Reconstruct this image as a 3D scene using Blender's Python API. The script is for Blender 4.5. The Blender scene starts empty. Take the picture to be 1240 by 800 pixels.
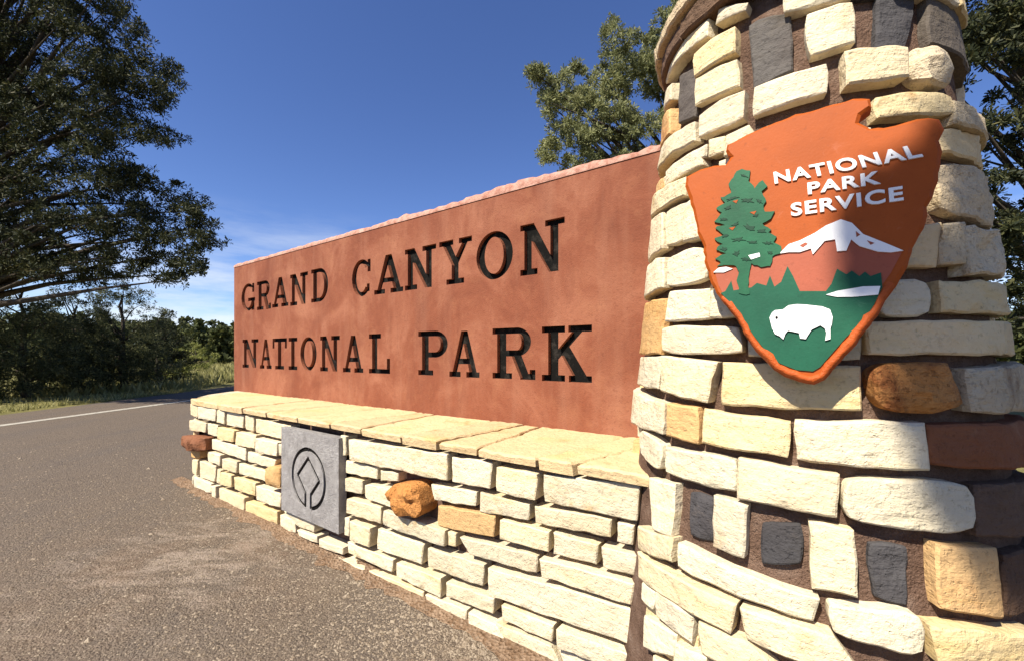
import bpy, bmesh, math, random
import numpy as np
from mathutils import Vector, noise as mnoise

S = bpy.context.scene
COL = S.collection
R = math.radians
rng = random.Random(7)
nrg = np.random.default_rng(11)

# ------------------------------------------------------------------ camera
EYE = 1.15                      # camera height
F = 510.0                       # focal length in photograph pixels (1240 wide)
HORIZON = 428.0                 # photograph row of the horizon
cam_d = bpy.data.cameras.new('camera')
cam_d.sensor_fit = 'HORIZONTAL'; cam_d.sensor_width = 36
cam_d.lens = 36*F/1240
cam_d.shift_y = (HORIZON-400)/1240
cam_d.clip_start = 0.02; cam_d.clip_end = 9000
cam = bpy.data.objects.new('camera', cam_d); COL.objects.link(cam)
cam.location = (0, 0, EYE); cam.rotation_euler = (R(90), 0, 0)
S.camera = cam

# ------------------------------------------------------------------ sky and sun
SUN_AZ, SUN_EL = 225.0, 50.0    # direction towards the sun: angle from +X, elevation
sv = Vector((math.cos(R(SUN_EL))*math.cos(R(SUN_AZ)), math.cos(R(SUN_EL))*math.sin(R(SUN_AZ)), math.sin(R(SUN_EL))))
W = bpy.data.worlds.new('World'); S.world = W; W.use_nodes = True
wn = W.node_tree.nodes; wl = W.node_tree.links
sky = wn.new('ShaderNodeTexSky'); sky.sky_type = 'NISHITA'; sky.sun_disc = False
sky.sun_elevation = R(SUN_EL); sky.sun_rotation = math.atan2(sv.x, sv.y)
sky.altitude = 2100; sky.air_density = 1.0; sky.dust_density = 0.8; sky.ozone_density = 3.0
wn['Background'].inputs['Strength'].default_value = 0.086
hs = wn.new('ShaderNodeHueSaturation'); hs.inputs['Saturation'].default_value = 1.14; hs.inputs['Hue'].default_value = .513
wl.new(sky.outputs[0], hs.inputs['Color']); tc = wn.new('ShaderNodeTexCoord'); sep = wn.new('ShaderNodeSeparateXYZ'); wl.new(tc.outputs['Generated'], sep.inputs[0])
mpw = wn.new('ShaderNodeMapping'); mpw.inputs['Scale'].default_value = (1, 1, 5); wl.new(tc.outputs['Generated'], mpw.inputs['Vector'])
nw = wn.new('ShaderNodeTexNoise'); nw.inputs['Scale'].default_value = 3.2; nw.inputs['Detail'].default_value = 7; nw.inputs['Roughness'].default_value = .6; wl.new(mpw.outputs[0], nw.inputs['Vector'])
cr = wn.new('ShaderNodeValToRGB'); cr.color_ramp.elements[0].position = .42; cr.color_ramp.elements[1].position = .68; wl.new(nw.outputs['Fac'], cr.inputs[0])
el = wn.new('ShaderNodeMapRange'); el.inputs[1].default_value = .05; el.inputs[2].default_value = .30; el.inputs[3].default_value = 1; el.inputs[4].default_value = 0; wl.new(sep.outputs['Z'], el.inputs[0])
mu = wn.new('ShaderNodeMath'); mu.operation = 'MULTIPLY'; wl.new(cr.outputs[0], mu.inputs[0]); wl.new(el.outputs[0], mu.inputs[1])
mc = wn.new('ShaderNodeMix'); mc.data_type = 'RGBA'; mc.inputs[7].default_value = (5.6, 5.8, 6.1, 1); wl.new(mu.outputs[0], mc.inputs[0]); wl.new(hs.outputs[0], mc.inputs[6])
wl.new(mc.outputs[2], wn['Background'].inputs['Color'])
sd = bpy.data.lights.new('sun', 'SUN'); sd.energy = 4.9; sd.angle = R(0.53); sd.color = (1, 0.93, 0.8)
sun = bpy.data.objects.new('sun', sd); COL.objects.link(sun)
sun.rotation_euler = sv.to_track_quat('Z', 'Y').to_euler(); sun.location = sv*30
vs = S.view_settings
vs.view_transform = 'Standard'; vs.look = 'None'; vs.gamma = 1; vs.use_curve_mapping = False
vs.exposure = 1.05
S.render.engine = 'CYCLES'

# ------------------------------------------------------------------ helpers
def tag(o, label=None, cat=None, group=None, kind=None):
    if label: o['label'] = label
    if cat: o['category'] = cat
    if group: o['group'] = group
    if kind: o['kind'] = kind
    return o

def empty(name, loc=(0, 0, 0)):
    o = bpy.data.objects.new(name, None); COL.objects.link(o); o.location = loc
    o.empty_display_size = .1
    return o

def obj(name, verts, faces, mat, parent=None, smooth=False):
    me = bpy.data.meshes.new(name)
    me.from_pydata([tuple(v) for v in verts], [], faces)
    me.validate(); me.update()
    if smooth: me.polygons.foreach_set('use_smooth', [True]*len(me.polygons))
    if mat: me.materials.append(mat)
    o = bpy.data.objects.new(name, me); COL.objects.link(o)
    if parent:
        o.parent = parent
        o.matrix_parent_inverse = Vector((0, 0, 0)) and parent.matrix_world.inverted() or o.matrix_parent_inverse
    return o

def np_obj(name, V, nq, mat, parent=None, k=4):
    """quads (or triangles) from a flat vertex array, k consecutive vertices per face"""
    me = bpy.data.meshes.new(name)
    n = len(V)
    me.vertices.add(n); me.vertices.foreach_set('co', np.ascontiguousarray(V, dtype=np.float32).ravel())
    me.loops.add(n); me.loops.foreach_set('vertex_index', np.arange(n, dtype=np.int32))
    f = n//k
    me.polygons.add(f); me.polygons.foreach_set('loop_start', np.arange(0, n, k, dtype=np.int32))
    me.update(calc_edges=True)
    me.materials.append(mat)
    o = bpy.data.objects.new(name, me); COL.objects.link(o)
    if parent: o.parent = parent
    return o

def N3(p, f, seed=0.):
    return mnoise.noise(Vector((p[0]*f+seed, p[1]*f+seed*1.7, p[2]*f-seed)))

# ------------------------------------------------------------------ materials
class MT:
    def __init__(s, name, rough=.85, spec=.25):
        s.m = bpy.data.materials.new(name); s.m.use_nodes = True
        s.t = s.m.node_tree; s.b = s.t.nodes['Principled BSDF']
        s.b.inputs['Roughness'].default_value = rough
        s.b.inputs['Specular IOR Level'].default_value = spec
        s.coord = None
    def n(s, kind, **kw):
        x = s.t.nodes.new('ShaderNode'+kind)
        for k, v in kw.items(): setattr(x, k, v)
        return x
    def l(s, a, b): s.t.links.new(a, b)
    def co(s, scale=(1, 1, 1), src='Object'):
        c = s.n('TexCoord'); m = s.n('Mapping'); m.inputs['Scale'].default_value = scale
        s.l(c.outputs[src], m.inputs['Vector']); return m.outputs[0]
    def noise(s, scale, detail=4, rough=.55, co=None, dist=0):
        x = s.n('TexNoise'); x.inputs['Scale'].default_value = scale; x.inputs['Detail'].default_value = detail
        x.inputs['Roughness'].default_value = rough; x.inputs['Distortion'].default_value = dist
        s.l(co or s.co(), x.inputs['Vector']); return x.outputs['Fac']
    def voro(s, scale, co=None, feature='F1'):
        x = s.n('TexVoronoi'); x.inputs['Scale'].default_value = scale; x.feature = feature
        s.l(co or s.co(), x.inputs['Vector']); return x
    def ramp(s, fac, stops):
        x = s.n('ValToRGB'); e = x.color_ramp.elements
        while len(e) < len(stops): e.new(.5)
        for q, (p, c) in zip(e, stops):
            q.position = p; q.color = (*c, 1) if len(c) == 3 else c
        s.l(fac, x.inputs[0]); return x.outputs[0]
    def mix(s, fac, a, b, mode='MIX'):
        x = s.n('Mix'); x.data_type = 'RGBA'; x.blend_type = mode
        for sock, v in ((x.inputs[0], fac), (x.inputs[6], a), (x.inputs[7], b)):
            if hasattr(v, 'is_linked'): s.l(v, sock)
            elif isinstance(v, (int, float)): sock.default_value = v
            else: sock.default_value = (*v, 1)
        return x.outputs[2]
    def math(s, op, a, b=0.5):
        x = s.n('Math', operation=op)
        for sock, v in ((x.inputs[0], a), (x.inputs[1], b)):
            if hasattr(v, 'is_linked'): s.l(v, sock)
            else: sock.default_value = v
        return x.outputs[0]
    def rnd(s): return s.n('ObjectInfo').outputs['Random']
    def col(s, c):
        if hasattr(c, 'is_linked'): s.l(c, s.b.inputs['Base Color'])
        else: s.b.inputs['Base Color'].default_value = (*c, 1)
        return s
    def bump(s, h, strength=.4, dist=.01):
        x = s.n('Bump'); x.inputs['Strength'].default_value = strength; x.inputs['Distance'].default_value = dist
        s.l(h, x.inputs['Height']); s.l(x.outputs[0], s.b.inputs['Normal']); return s

def mat_stone(name, a, b, stain, grain=1.0, stain_lo=.6, vary=.25):
    m = MT(name, .9, .15)
    r = m.rnd()
    off = m.n('VectorMath', operation='ADD')
    sc = m.n('Combine' + 'XYZ'); k = m.math('MULTIPLY', r, 37.)
    for i in range(3): m.l(k, sc.inputs[i])
    c = m.n('TexCoord'); m.l(c.outputs['Object'], off.inputs[0]); m.l(sc.outputs[0], off.inputs[1])
    co = off.outputs[0]
    mp = m.n('Mapping'); mp.inputs['Scale'].default_value = (1, 1, 4.5); m.l(co, mp.inputs['Vector'])
    base = m.mix(m.noise(9, 5, .6, co), a, b)
    band = m.ramp(m.noise(6, 5, .65, mp.outputs[0], .6), [(.42, (.0,)*3), (.75, (1,)*3)])
    base = m.mix(m.math('MULTIPLY', band, .30), base, tuple(x*.78 for x in b))
    pk = m.ramp(m.noise(4, 4, .6, co), [(.50, (0,)*3), (.68, (1,)*3)])
    base = m.mix(m.math('MULTIPLY', pk, .45), base, (a[0]*.98, a[1]*.86, a[2]*.80))
    yl = m.ramp(m.noise(3.1, 5, .65, mp.outputs[0]), [(.55, (0,)*3), (.72, (1,)*3)])
    base = m.mix(m.math('MULTIPLY', yl, .75), base, (a[0]*.92, a[1]*.80, a[2]*.52))
    st = m.ramp(m.noise(5.5, 6, .7, co, .4), [(stain_lo, (0,)*3), (stain_lo+.13, (1,)*3)])
    base = m.mix(m.math('MULTIPLY', st, .8), base, stain)
    gr = m.ramp(m.noise(11, 6, .75, co, 1.2), [(.60, (0,)*3), (.70, (1,)*3)])
    base = m.mix(m.math('MULTIPLY', gr, .45), base, (b[0]*.55, b[1]*.52, b[2]*.55))
    fleck = m.ramp(m.noise(75, 3, .7, co), [(.30, (1,)*3), (.42, (0,)*3)])
    base = m.mix(m.math('MULTIPLY', fleck, .55), base, tuple(x*.45 for x in b))
    v = m.math('ADD', m.math('MULTIPLY', r, vary), 1-vary*.6)
    cm = m.n('Combine'+'XYZ')
    for i in range(3): m.l(v, cm.inputs[i])
    base = m.mix(1.0, base, cm.outputs[0], 'MULTIPLY')
    r2 = m.math('FRACT', m.math('MULTIPLY', r, 7.13)); r3 = m.math('FRACT', m.math('MULTIPLY', r, 23.7))
    base = m.mix(m.math('MULTIPLY', m.ramp(r2, [(.55, (0,)*3), (1, (1,)*3)]), .55), base, (a[0]*.93, a[1]*.80, a[2]*.60))
    base = m.mix(m.math('MULTIPLY', m.ramp(r3, [(.6, (0,)*3), (1, (1,)*3)]), .5), base, (a[0]*.90, a[1]*.84, a[2]*.86))
    m.col(base)
    pit = m.ramp(m.noise(95, 3, .6, co), [(.28, (0,)*3), (.42, (1,)*3)])
    h = m.math('ADD', m.math('MULTIPLY', m.noise(30, 6, .62, co), 1.0), m.math('MULTIPLY', m.noise(8, 5, .7, mp.outputs[0]), .55))
    h = m.math('ADD', h, m.math('MULTIPLY', pit, .18))
    m.bump(h, .8*grain, .013)
    return m.m

M = {}
M['cream'] = mat_stone('cream_sandstone', (.66, .59, .435), (.55, .465, .315), (.48, .32, .14), stain_lo=.59)
M['cope'] = mat_stone('cream_coping_stone', (.60, .46, .27), (.50, .37, .20), (.44, .26, .11), .9, .56, .15)
M['yellow'] = mat_stone('yellow_sandstone', (.68, .56, .34), (.58, .44, .23), (.42, .23, .08), stain_lo=.57)
M['tan'] = mat_stone('tan_sandstone', (.56, .36, .16), (.52, .33, .16), (.36, .17, .06), stain_lo=.55)
M['orange'] = mat_stone('orange_sandstone', (.50, .22, .06), (.46, .25, .10), (.20, .06, .02), 2.2, .50)
M['brown'] = mat_stone('brown_sandstone', (.22, .085, .04), (.20, .09, .05), (.32, .2, .12), 1.2, .6)
M['umber'] = mat_stone('umber_stone_and_shade', (.11, .068, .045), (.16, .10, .066), (.07, .04, .03), 1.4, .6)  # umber also carries shade on the lower cap slabs and far right stone
M['rough'] = mat_stone('rough_pale_stone', (.60, .51, .36), (.48, .38, .24), (.22, .14, .08), 1.6, .58)
M['dark'] = mat_stone('dark_slate_and_shade', (.045, .042, .045), (.085, .08, .08), (.16, .13, .11), 1.2, .60, .4)
M['grey'] = mat_stone('grey_slate_and_shade', (.10, .09, .085), (.15, .135, .12), (.05, .045, .045), 1.0, .6, .3)

def mk_mortar():
    m = MT('pink_brown_mortar', .95, .1)
    m.col(m.ramp(m.noise(14, 6, .65), [(.3, (.075, .042, .029)), (.7, (.17, .105, .076))]))
    m.bump(m.noise(60, 5, .7), .8, .012); return m.m
M['mortar'] = mk_mortar()
def mk_mortar2():
    m = MT('sandy_pink_mortar', .95, .1)
    c = m.ramp(m.noise(12, 7, .7), [(.3, (.10, .058, .040)), (.55, (.19, .118, .084)), (.75, (.27, .19, .145))])
    m.col(c); m.bump(m.math('ADD', m.noise(45, 6, .75), m.noise(150, 3, .7)), 1., .016); return m.m
M['mortar2'] = mk_mortar2()

def mk_stucco():
    m = MT('red_stucco', .8, .25)
    co = m.co((1, 1, 1)); big = m.noise(2.4, 6, .65, co, .5)
    c = m.ramp(big, [(.26, (.135, .036, .017)), (.48, (.195, .060, .029)), (.72, (.29, .115, .064))])
    st = m.co((3, 3, .35)); s_ = m.ramp(m.noise(2.2, 4, .6, st), [(.5, (0,)*3), (.75, (1,)*3)])
    c = m.mix(m.math('MULTIPLY', s_, .30), c, (.32, .155, .095))
    bl = m.ramp(m.noise(5.5, 7, .72, co, .8), [(.52, (0,)*3), (.70, (1,)*3)])
    c = m.mix(m.math('MULTIPLY', bl, .35), c, (.30, .125, .062))
    dk = m.ramp(m.noise(3.3, 6, .7, m.co((2.2, 2.2, .5)), .6), [(.56, (0,)*3), (.74, (1,)*3)])
    c = m.mix(m.math('MULTIPLY', dk, .45), c, (.12, .030, .014))
    sp = m.ramp(m.noise(55, 4, .7, co), [(.33, (1,)*3), (.45, (0,)*3)])
    c = m.mix(m.math('MULTIPLY', sp, .35), c, (.12, .034, .018))
    m.col(c)
    m.bump(m.math('ADD', m.noise(120, 4, .7, co), m.math('MULTIPLY', m.noise(6, 4, .6, co), 2.)), .35, .008)
    return m.m
M['stucco'] = mk_stucco()
def mk_worn():
    m = MT('worn_pink_stucco', .9, .2)
    m.col(m.ramp(m.noise(22, 6, .7), [(.3, (.26, .10, .065)), (.6, (.46, .27, .21))]))
    m.bump(m.noise(60, 5, .7), .9, .01); return m.m
M['worn'] = mk_worn()
def mk_blackpaint():
    m = MT('worn_black_paint', .9, .08)
    m.col(m.ramp(m.noise(16, 6, .7), [(.5, (.006, .0055, .005)), (.8, (.045, .038, .032))]))
    m.bump(m.noise(90, 4, .6), .5, .006); return m.m
M['black'] = mk_blackpaint()
def mk_plaque():
    m = MT('grey_carved_stone', .85, .25)
    c = m.ramp(m.noise(14, 6, .7), [(.32, (.25, .232, .222)), (.52, (.36, .338, .325)), (.72, (.48, .455, .435))])
    c = m.mix(m.math('MULTIPLY', m.noise(60, 5, .8), .35), c, (.17, .155, .145))
    m.col(c); m.bump(m.noise(55, 6, .8), 1., .018); return m.m
M['plaque'] = mk_plaque()

def mk_paint(name, c, var=.8, rough=.6, bumpiness=.07):
    m = MT(name, rough, .2)
    d = tuple(x*var for x in c); co = m.co()
    base = m.mix(m.ramp(m.noise(9, 6, .7, co), [(.35, (0,)*3), (.7, (1,)*3)]), c, d)
    lo = m.ramp(m.noise(26, 7, .75, co, .8), [(.62, (0,)*3), (.74, (1,)*3)])
    base = m.mix(m.math('MULTIPLY', lo, .28), base, tuple(min(.8, x*1.15+.10) for x in c))
    dk = m.ramp(m.noise(70, 5, .7, co), [(.30, (1,)*3), (.40, (0,)*3)])
    base = m.mix(m.math('MULTIPLY', dk, .4), base, tuple(x*.45 for x in c))
    m.col(base)
    m.bump(m.math('ADD', m.noise(35, 5, .65, co), m.noise(160, 3, .6, co)), bumpiness, .006); return m.m
M['p_orange'] = mk_paint('orange_sign_paint', (.335, .066, .005), .84)
M['p_rim'] = mk_paint('orange_rim_paint', (.44, .085, .015), .7, .6, .5)
M['p_green'] = mk_paint('green_sign_paint', (.009, .085, .045), .7)
M['p_tree'] = mk_paint('tree_green_sign_paint', (.014, .105, .048), .6)
M['p_bough'] = mk_paint('dark_bough_paint', (.006, .045, .021), .7)
M['p_white'] = mk_paint('white_sign_paint', (.80, .78, .76), .94)
M['p_red'] = mk_paint('red_brown_sign_paint', (.33, .085, .045), .8)

def mk_asphalt():
    m = MT('asphalt', .9, .25)
    co = m.co((1, 1, 1))
    v = m.voro(150, co); g = m.ramp(v.outputs['Distance'], [(.0, (.2,)*3), (.7, (0,)*3)])
    cell = m.ramp(v.outputs['Color'], [(.1, (.068, .052, .04)), (.55, (.112, .085, .061)), (.92, (.185, .145, .108))])
    v2 = m.voro(65, co); cell2 = m.ramp(v2.outputs['Color'], [(.15, (.07, .054, .042)), (.6, (.115, .087, .063)), (.95, (.175, .136, .102))])
    c = m.mix(.4, cell, cell2)
    big = m.ramp(m.noise(.55, 6, .65, co, .6), [(.35, (0,)*3), (.65, (1,)*3)])
    c = m.mix(m.math('MULTIPLY', big, .35), c, (.14, .105, .075))
    st = m.co((.9, .16, 1)); s_ = m.ramp(m.noise(1.6, 5, .6, st), [(.5, (0,)*3), (.7, (1,)*3)])
    c = m.mix(m.math('MULTIPLY', s_, .3), c, (.08, .07, .064))
    crackv = m.voro(1.5, co, 'DISTANCE_TO_EDGE')
    wob = m.n('VectorMath', operation='ADD'); m.l(co, wob.inputs[0])
    nz = m.n('TexNoise'); nz.inputs['Scale'].default_value = 3; m.l(co, nz.inputs['Vector'])
    sc = m.n('VectorMath', operation='SCALE'); sc.inputs['Scale'].default_value = .5; m.l(nz.outputs['Color'], sc.inputs[0]); m.l(sc.outputs[0], wob.inputs[1])
    m.l(wob.outputs[0], crackv.inputs['Vector'])
    cr = m.ramp(crackv.outputs['Distance'], [(.0, (1,)*3), (.012, (0,)*3)])
    gate = m.ramp(m.noise(.5, 3, .5, co), [(.5, (0,)*3), (.6, (1,)*3)])
    c = m.mix(m.math('MULTIPLY', m.math('MULTIPLY', cr, gate), .6), c, (.04, .034, .03))
    # pale dust and worn scabs of grit trodden out before the wall
    g_ = m.n('VectorMath', operation='DISTANCE'); m.l(co, g_.inputs[0]); g_.inputs[1].default_value = (-1.75, 2.45, 0)
    near = m.ramp(m.math('MULTIPLY', g_.outputs['Value'], .85), [(.2, (1,)*3), (1.0, (0,)*3)])
    dco = m.n('Mapping'); dco.inputs['Rotation'].default_value = (0, 0, .5); dco.inputs['Scale'].default_value = (1, 2.6, 1); m.l(co, dco.inputs['Vector'])
    dn = m.noise(3.6, 10, .78, dco.outputs[0], .5)
    dm = m.ramp(m.math('ADD', dn, m.math('MULTIPLY', near, .10)), [(.56, (0,)*3), (.66, (1,)*3)])
    c = m.mix(m.math('MULTIPLY', m.math('MULTIPLY', dm, near), .55), c, (.32, .255, .20))
    so = m.ramp(m.noise(1.3, 6, .7, co), [(.45, (0,)*3), (.7, (1,)*3)])
    c = m.mix(m.math('MULTIPLY', m.math('MULTIPLY', so, near), .55), c, (.17, .10, .055))
    m.col(c)
    h = m.math('ADD', v.outputs['Distance'], m.math('MULTIPLY', v2.outputs['Distance'], 1.3))
    h = m.math('SUBTRACT', m.math('MULTIPLY', h, -1.), m.math('MULTIPLY', m.noise(5, 5, .6, co), -1.5))
    m.bump(h, .6, .010)
    return m.m
M['asphalt'] = mk_asphalt()
def mk_dirt():
    m = MT('gritty_red_dirt', .95, .1)
    co = m.co()
    c = m.ramp(m.noise(9, 7, .75, co), [(.3, (.12, .07, .04)), (.5, (.20, .115, .06)), (.72, (.30, .20, .125))])
    v = m.voro(70, co); m.col(m.mix(.35, c, m.ramp(v.outputs['Color'], [(.1, (.10, .07, .05)), (.9, (.42, .33, .25))])))
    m.bump(m.math('ADD', m.noise(40, 6, .75, co), v.outputs['Distance']), 1., .015); return m.m
M['dirt'] = mk_dirt()
def mk_ground():
    m = MT('dry_grass_ground', .95, .1)
    co = m.co()
    c = m.ramp(m.noise(.35, 8, .7, co), [(.3, (.07, .085, .025)), (.5, (.19, .18, .06)), (.7, (.30, .27, .11))])
    c = m.mix(m.math('MULTIPLY', m.noise(9, 6, .7, co), .6), c, (.14, .10, .05))
    m.col(c); m.bump(m.noise(20, 6, .75, co), 1., .04); return m.m
M['ground'] = mk_ground()
def mk_white():
    m = MT('worn_white_road_paint', .8, .3)
    co = m.co()
    m.col(m.mix(m.ramp(m.noise(14, 7, .75, co), [(.45, (0,)*3), (.68, (1,)*3)]), (.36, .33, .27), (.14, .12, .10)))
    m.bump(m.noise(80, 4, .7, co), .5, .005); return m.m
M['line'] = mk_white()
def mk_patch():
    m = MT('pale_grit', .95, .15)
    m.col(m.ramp(m.noise(30, 5, .7), [(.3, (.15, .11, .075)), (.7, (.34, .28, .21))])); m.bump(m.noise(70, 5, .7), .8, .01); return m.m
M['grit'] = mk_patch()

def mk_leaf(name, stops, trans=.25):
    m = MT(name, .65, .2)
    geo = m.n('NewGeometry')
    c = m.ramp(geo.outputs['Random Per Island'], stops)
    big = m.noise(.9, 3, .5)
    c2 = m.mix(m.ramp(big, [(.35, (0,)*3), (.65, (1,)*3)]), c, stops[0][1])
    c2 = m.mix(.5, c, c2)
    m.col(c2)
    tr = m.n('BsdfTranslucent'); m.l(c2, tr.inputs['Color'])
    mx = m.n('MixShader'); mx.inputs[0].default_value = trans
    m.l(m.b.outputs[0], mx.inputs[1]); m.l(tr.outputs[0], mx.inputs[2])
    m.l(mx.outputs[0], m.t.nodes['Material Output'].inputs['Surface'])
    return m.m
M['leaf_dark'] = mk_leaf('shaded_juniper_leaf', [(0, (.016, .021, .010)), (.55, (.034, .042, .016)), (.9, (.085, .085, .028)), (1, (.13, .115, .045))], .2)  # crown's self-shadow put into a darker leaf colour, lit flecks into the palest stops
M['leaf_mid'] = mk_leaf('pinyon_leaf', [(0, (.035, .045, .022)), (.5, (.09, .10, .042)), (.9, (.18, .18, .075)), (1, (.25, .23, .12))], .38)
M['leaf_lit'] = mk_leaf('sunlit_pinyon_leaf', [(0, (.11, .125, .055)), (.5, (.23, .24, .10)), (.9, (.33, .33, .15)), (1, (.40, .38, .2))], .3)  # lighter copy of the pinyon leaf, sunlight put into its colour
M['leaf_yel'] = mk_leaf('yellow_green_leaf', [(0, (.14, .16, .035)), (.5, (.26, .27, .07)), (1, (.40, .38, .14))], .35)
M['leaf_far'] = mk_leaf('far_forest_leaf', [(0, (.04, .052, .018)), (.6, (.08, .09, .03)), (1, (.15, .15, .05))], .25)
M['grass'] = mk_leaf('dry_grass_blade', [(0, (.16, .15, .045)), (.5, (.30, .28, .10)), (1, (.42, .38, .18))], .35)
def mk_bark():
    m = MT('grey_bark', .95, .1)
    st = m.co((6, 6, 1)); m.col(m.ramp(m.noise(5, 6, .7, st), [(.3, (.03, .024, .019)), (.7, (.11, .09, .07))]))
    m.bump(m.noise(9, 6, .7, st), 1., .03); return m.m
M['bark'] = mk_bark()

# ------------------------------------------------------------------ frame of the sign wall
TH = math.atan(714/F)                                   # wall runs away to the left at this angle
E = Vector((math.sin(TH), -math.cos(TH), 0))            # along the wall, to the right
NI = Vector((math.cos(TH), math.sin(TH), 0))            # into the wall
D_BASE = EYE*math.cos(TH)/.493                          # distance of the base wall's face
Z_COPE = EYE*(1-.339)                                   # top of the ledge
D_PANEL = D_BASE*1.427
Z_TOP = EYE*1.8336

def ray(px, py): return Vector(((px-620)/F, 1, (HORIZON-py)/F))
def on_wall(px, py, d):
    r = ray(px, py); t = d/r.dot(NI); p = r*t
    return p.dot(E), p.z+EYE                            # a (to the right), z
def WP(a, z, d): return E*a + NI*d + Vector((0, 0, z))

CC = Vector((.9163, 1.3844, 0))                            # axis of the pillar
RAD0, BAT = .590, .098
def rad(z): return RAD0-BAT*z
def on_col(px, py, off=0.):
    r = ray(px, py); r0 = RAD0+off-BAT*EYE
    a = r.x**2+1-(BAT*r.z)**2
    b = -2*(r.x*CC.x+CC.y) + 2*r0*BAT*r.z
    c = CC.x**2+CC.y**2-r0*r0
    disc = b*b-4*a*c
    edge = disc < .02
    t = (-b-math.sqrt(max(disc, 0)))/(2*a)
    p = r*t; v = Vector((p.x-CC.x, p.y-CC.y, 0))
    ang = math.atan2(v.dot(E), -v.dot(NI))              # 0 at the front, positive to the right
    return ang, p.z+EYE, edge
def CP(ang, z, off=0.):
    q = rad(z)+off
    return CC + E*(math.sin(ang)*q) - NI*(math.cos(ang)*q) + Vector((0, 0, z))

# ------------------------------------------------------------------ ground, road, markings
def sheet(name, pts, z, mat, step=None):
    o = obj(name, [(x, y, z) for x, y in pts], [tuple(range(len(pts)))], mat)
    return tag(o, kind='structure')
sheet('ground', [(-4000, -4000), (4000, -4000), (4000, 4000), (-4000, 4000)], -.012, M['ground'])
road_pts = [(-10.0, -60), (14, -60), (14, 1.0), (2.2, 1.4), (-1.0, 3.0), (-3.6, 4.9), (-4.6, 7.0), (-4.2, 12), (-3.6, 30), (-3, 90), (-4, 200), (-14, 200), (-13, 90), (-11, 30), (-9.9, 14), (-9.5, 6)]
sheet('road', road_pts, 0, M['asphalt'])
# white edge line, a worn band that follows the road's far side
lp = [(-8.75, -30), (-8.3, 4), (-8.2, 6.7), (-7.95, 10.3), (-8.1, 14), (-8.6, 24), (-10.6, 90)]
lv, lf = [], []
for i, (x, y) in enumerate(lp):
    a = Vector(lp[max(i-1, 0)]); b = Vector(lp[min(i+1, len(lp)-1)]); t = (b-a).normalized(); nn = Vector((-t.y, t.x))*.10
    lv += [(x+nn.x, y+nn.y, .004), (x-nn.x, y-nn.y, .004)]
lf = [(2*i, 2*i+1, 2*i+3, 2*i+2) for i in range(len(lp)-1)]
tag(obj('edge_line', lv, lf, M['line']), kind='structure')
# strip of reddish dirt drifted against the wall foot
dv, df = [], []
n = 140
for i in range(n+1):
    a = -4.75 + i*(5.2/n)
    w0 = .03 + .10*abs(N3((a*1.7, 3, 1), 1)) + .09*abs(N3((a*7, 5, 2), 1)) + .05*abs(N3((a*23, 5, 2), 1))
    for k, (fr, z) in enumerate(((0, .020), (.45, .013), (.8, .007), (1.0, .0025))):
        zz = z*(1+.5*N3((a*6, k*1.3, 0), 1)); p = WP(a, max(zz, .0015), D_BASE+.04-(w0+.04)*fr)
        dv.append(p)
for i in range(n):
    for k in range(3):
        q = i*4+k; df.append((q, q+1, q+5, q+4))
tag(obj('dirt_drift', dv, df, M['dirt'], smooth=True), 'reddish grit and dirt drifted along the foot of the stone wall', 'dirt', kind='stuff')

# loose gravel on the asphalt
def gravel():
    base = np.array([(1, 0, 0), (0, 1, 0), (-1, 0, 0), (0, -1, 0), (0, 0, .8)], float)
    tris = [(0, 1, 4), (1, 2, 4), (2, 3, 4), (3, 0, 4)]
    V = []
    def add(x, y, s):
        b = base*s*nrg.uniform(.6, 1.3, (5, 3)); a = nrg.uniform(0, 6.28)
        ca, sa = math.cos(a), math.sin(a)
        b = np.stack([b[:, 0]*ca-b[:, 1]*sa, b[:, 0]*sa+b[:, 1]*ca, b[:, 2]*.8], 1) + (x, y, 0.0005)
        for t in tris: V.extend(b[list(t)])
    cnt = 0
    while cnt < 12000:
        px = nrg.uniform(-20, 640); py = 500 + 320*nrg.uniform(0, 1)**.8
        y = EYE*F/(py-HORIZON); x = (px-620)/F*y
        p = Vector((x, y, 0))
        a_l = on_wall(232, 487, D_BASE)[0]
        if p.dot(NI) > D_BASE-.03 and p.dot(E) > a_l-.7: continue
        d = math.hypot(max(0, D_BASE-p.dot(NI)), max(0, a_l-p.dot(E))*.8)
        if y > 5.5: continue
        if nrg.uniform() > .12+.9*math.exp(-d/.22) + .25*max(0, N3((x, y, 0), .9)): continue
        s = .0022+.0045*nrg.uniform()**3 + (.010*nrg.uniform()**2 if nrg.uniform() < .05*math.exp(-d/.4)+.006 else 0)
        add(x, y, s*(1+.12*y)); cnt += 1
    o = np_obj('gravel', np.array(V), None, M['grit'], k=3)
    tag(o, 'loose pale gravel scattered over the asphalt before the wall', 'gravel', kind='stuff')
gravel()
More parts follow.
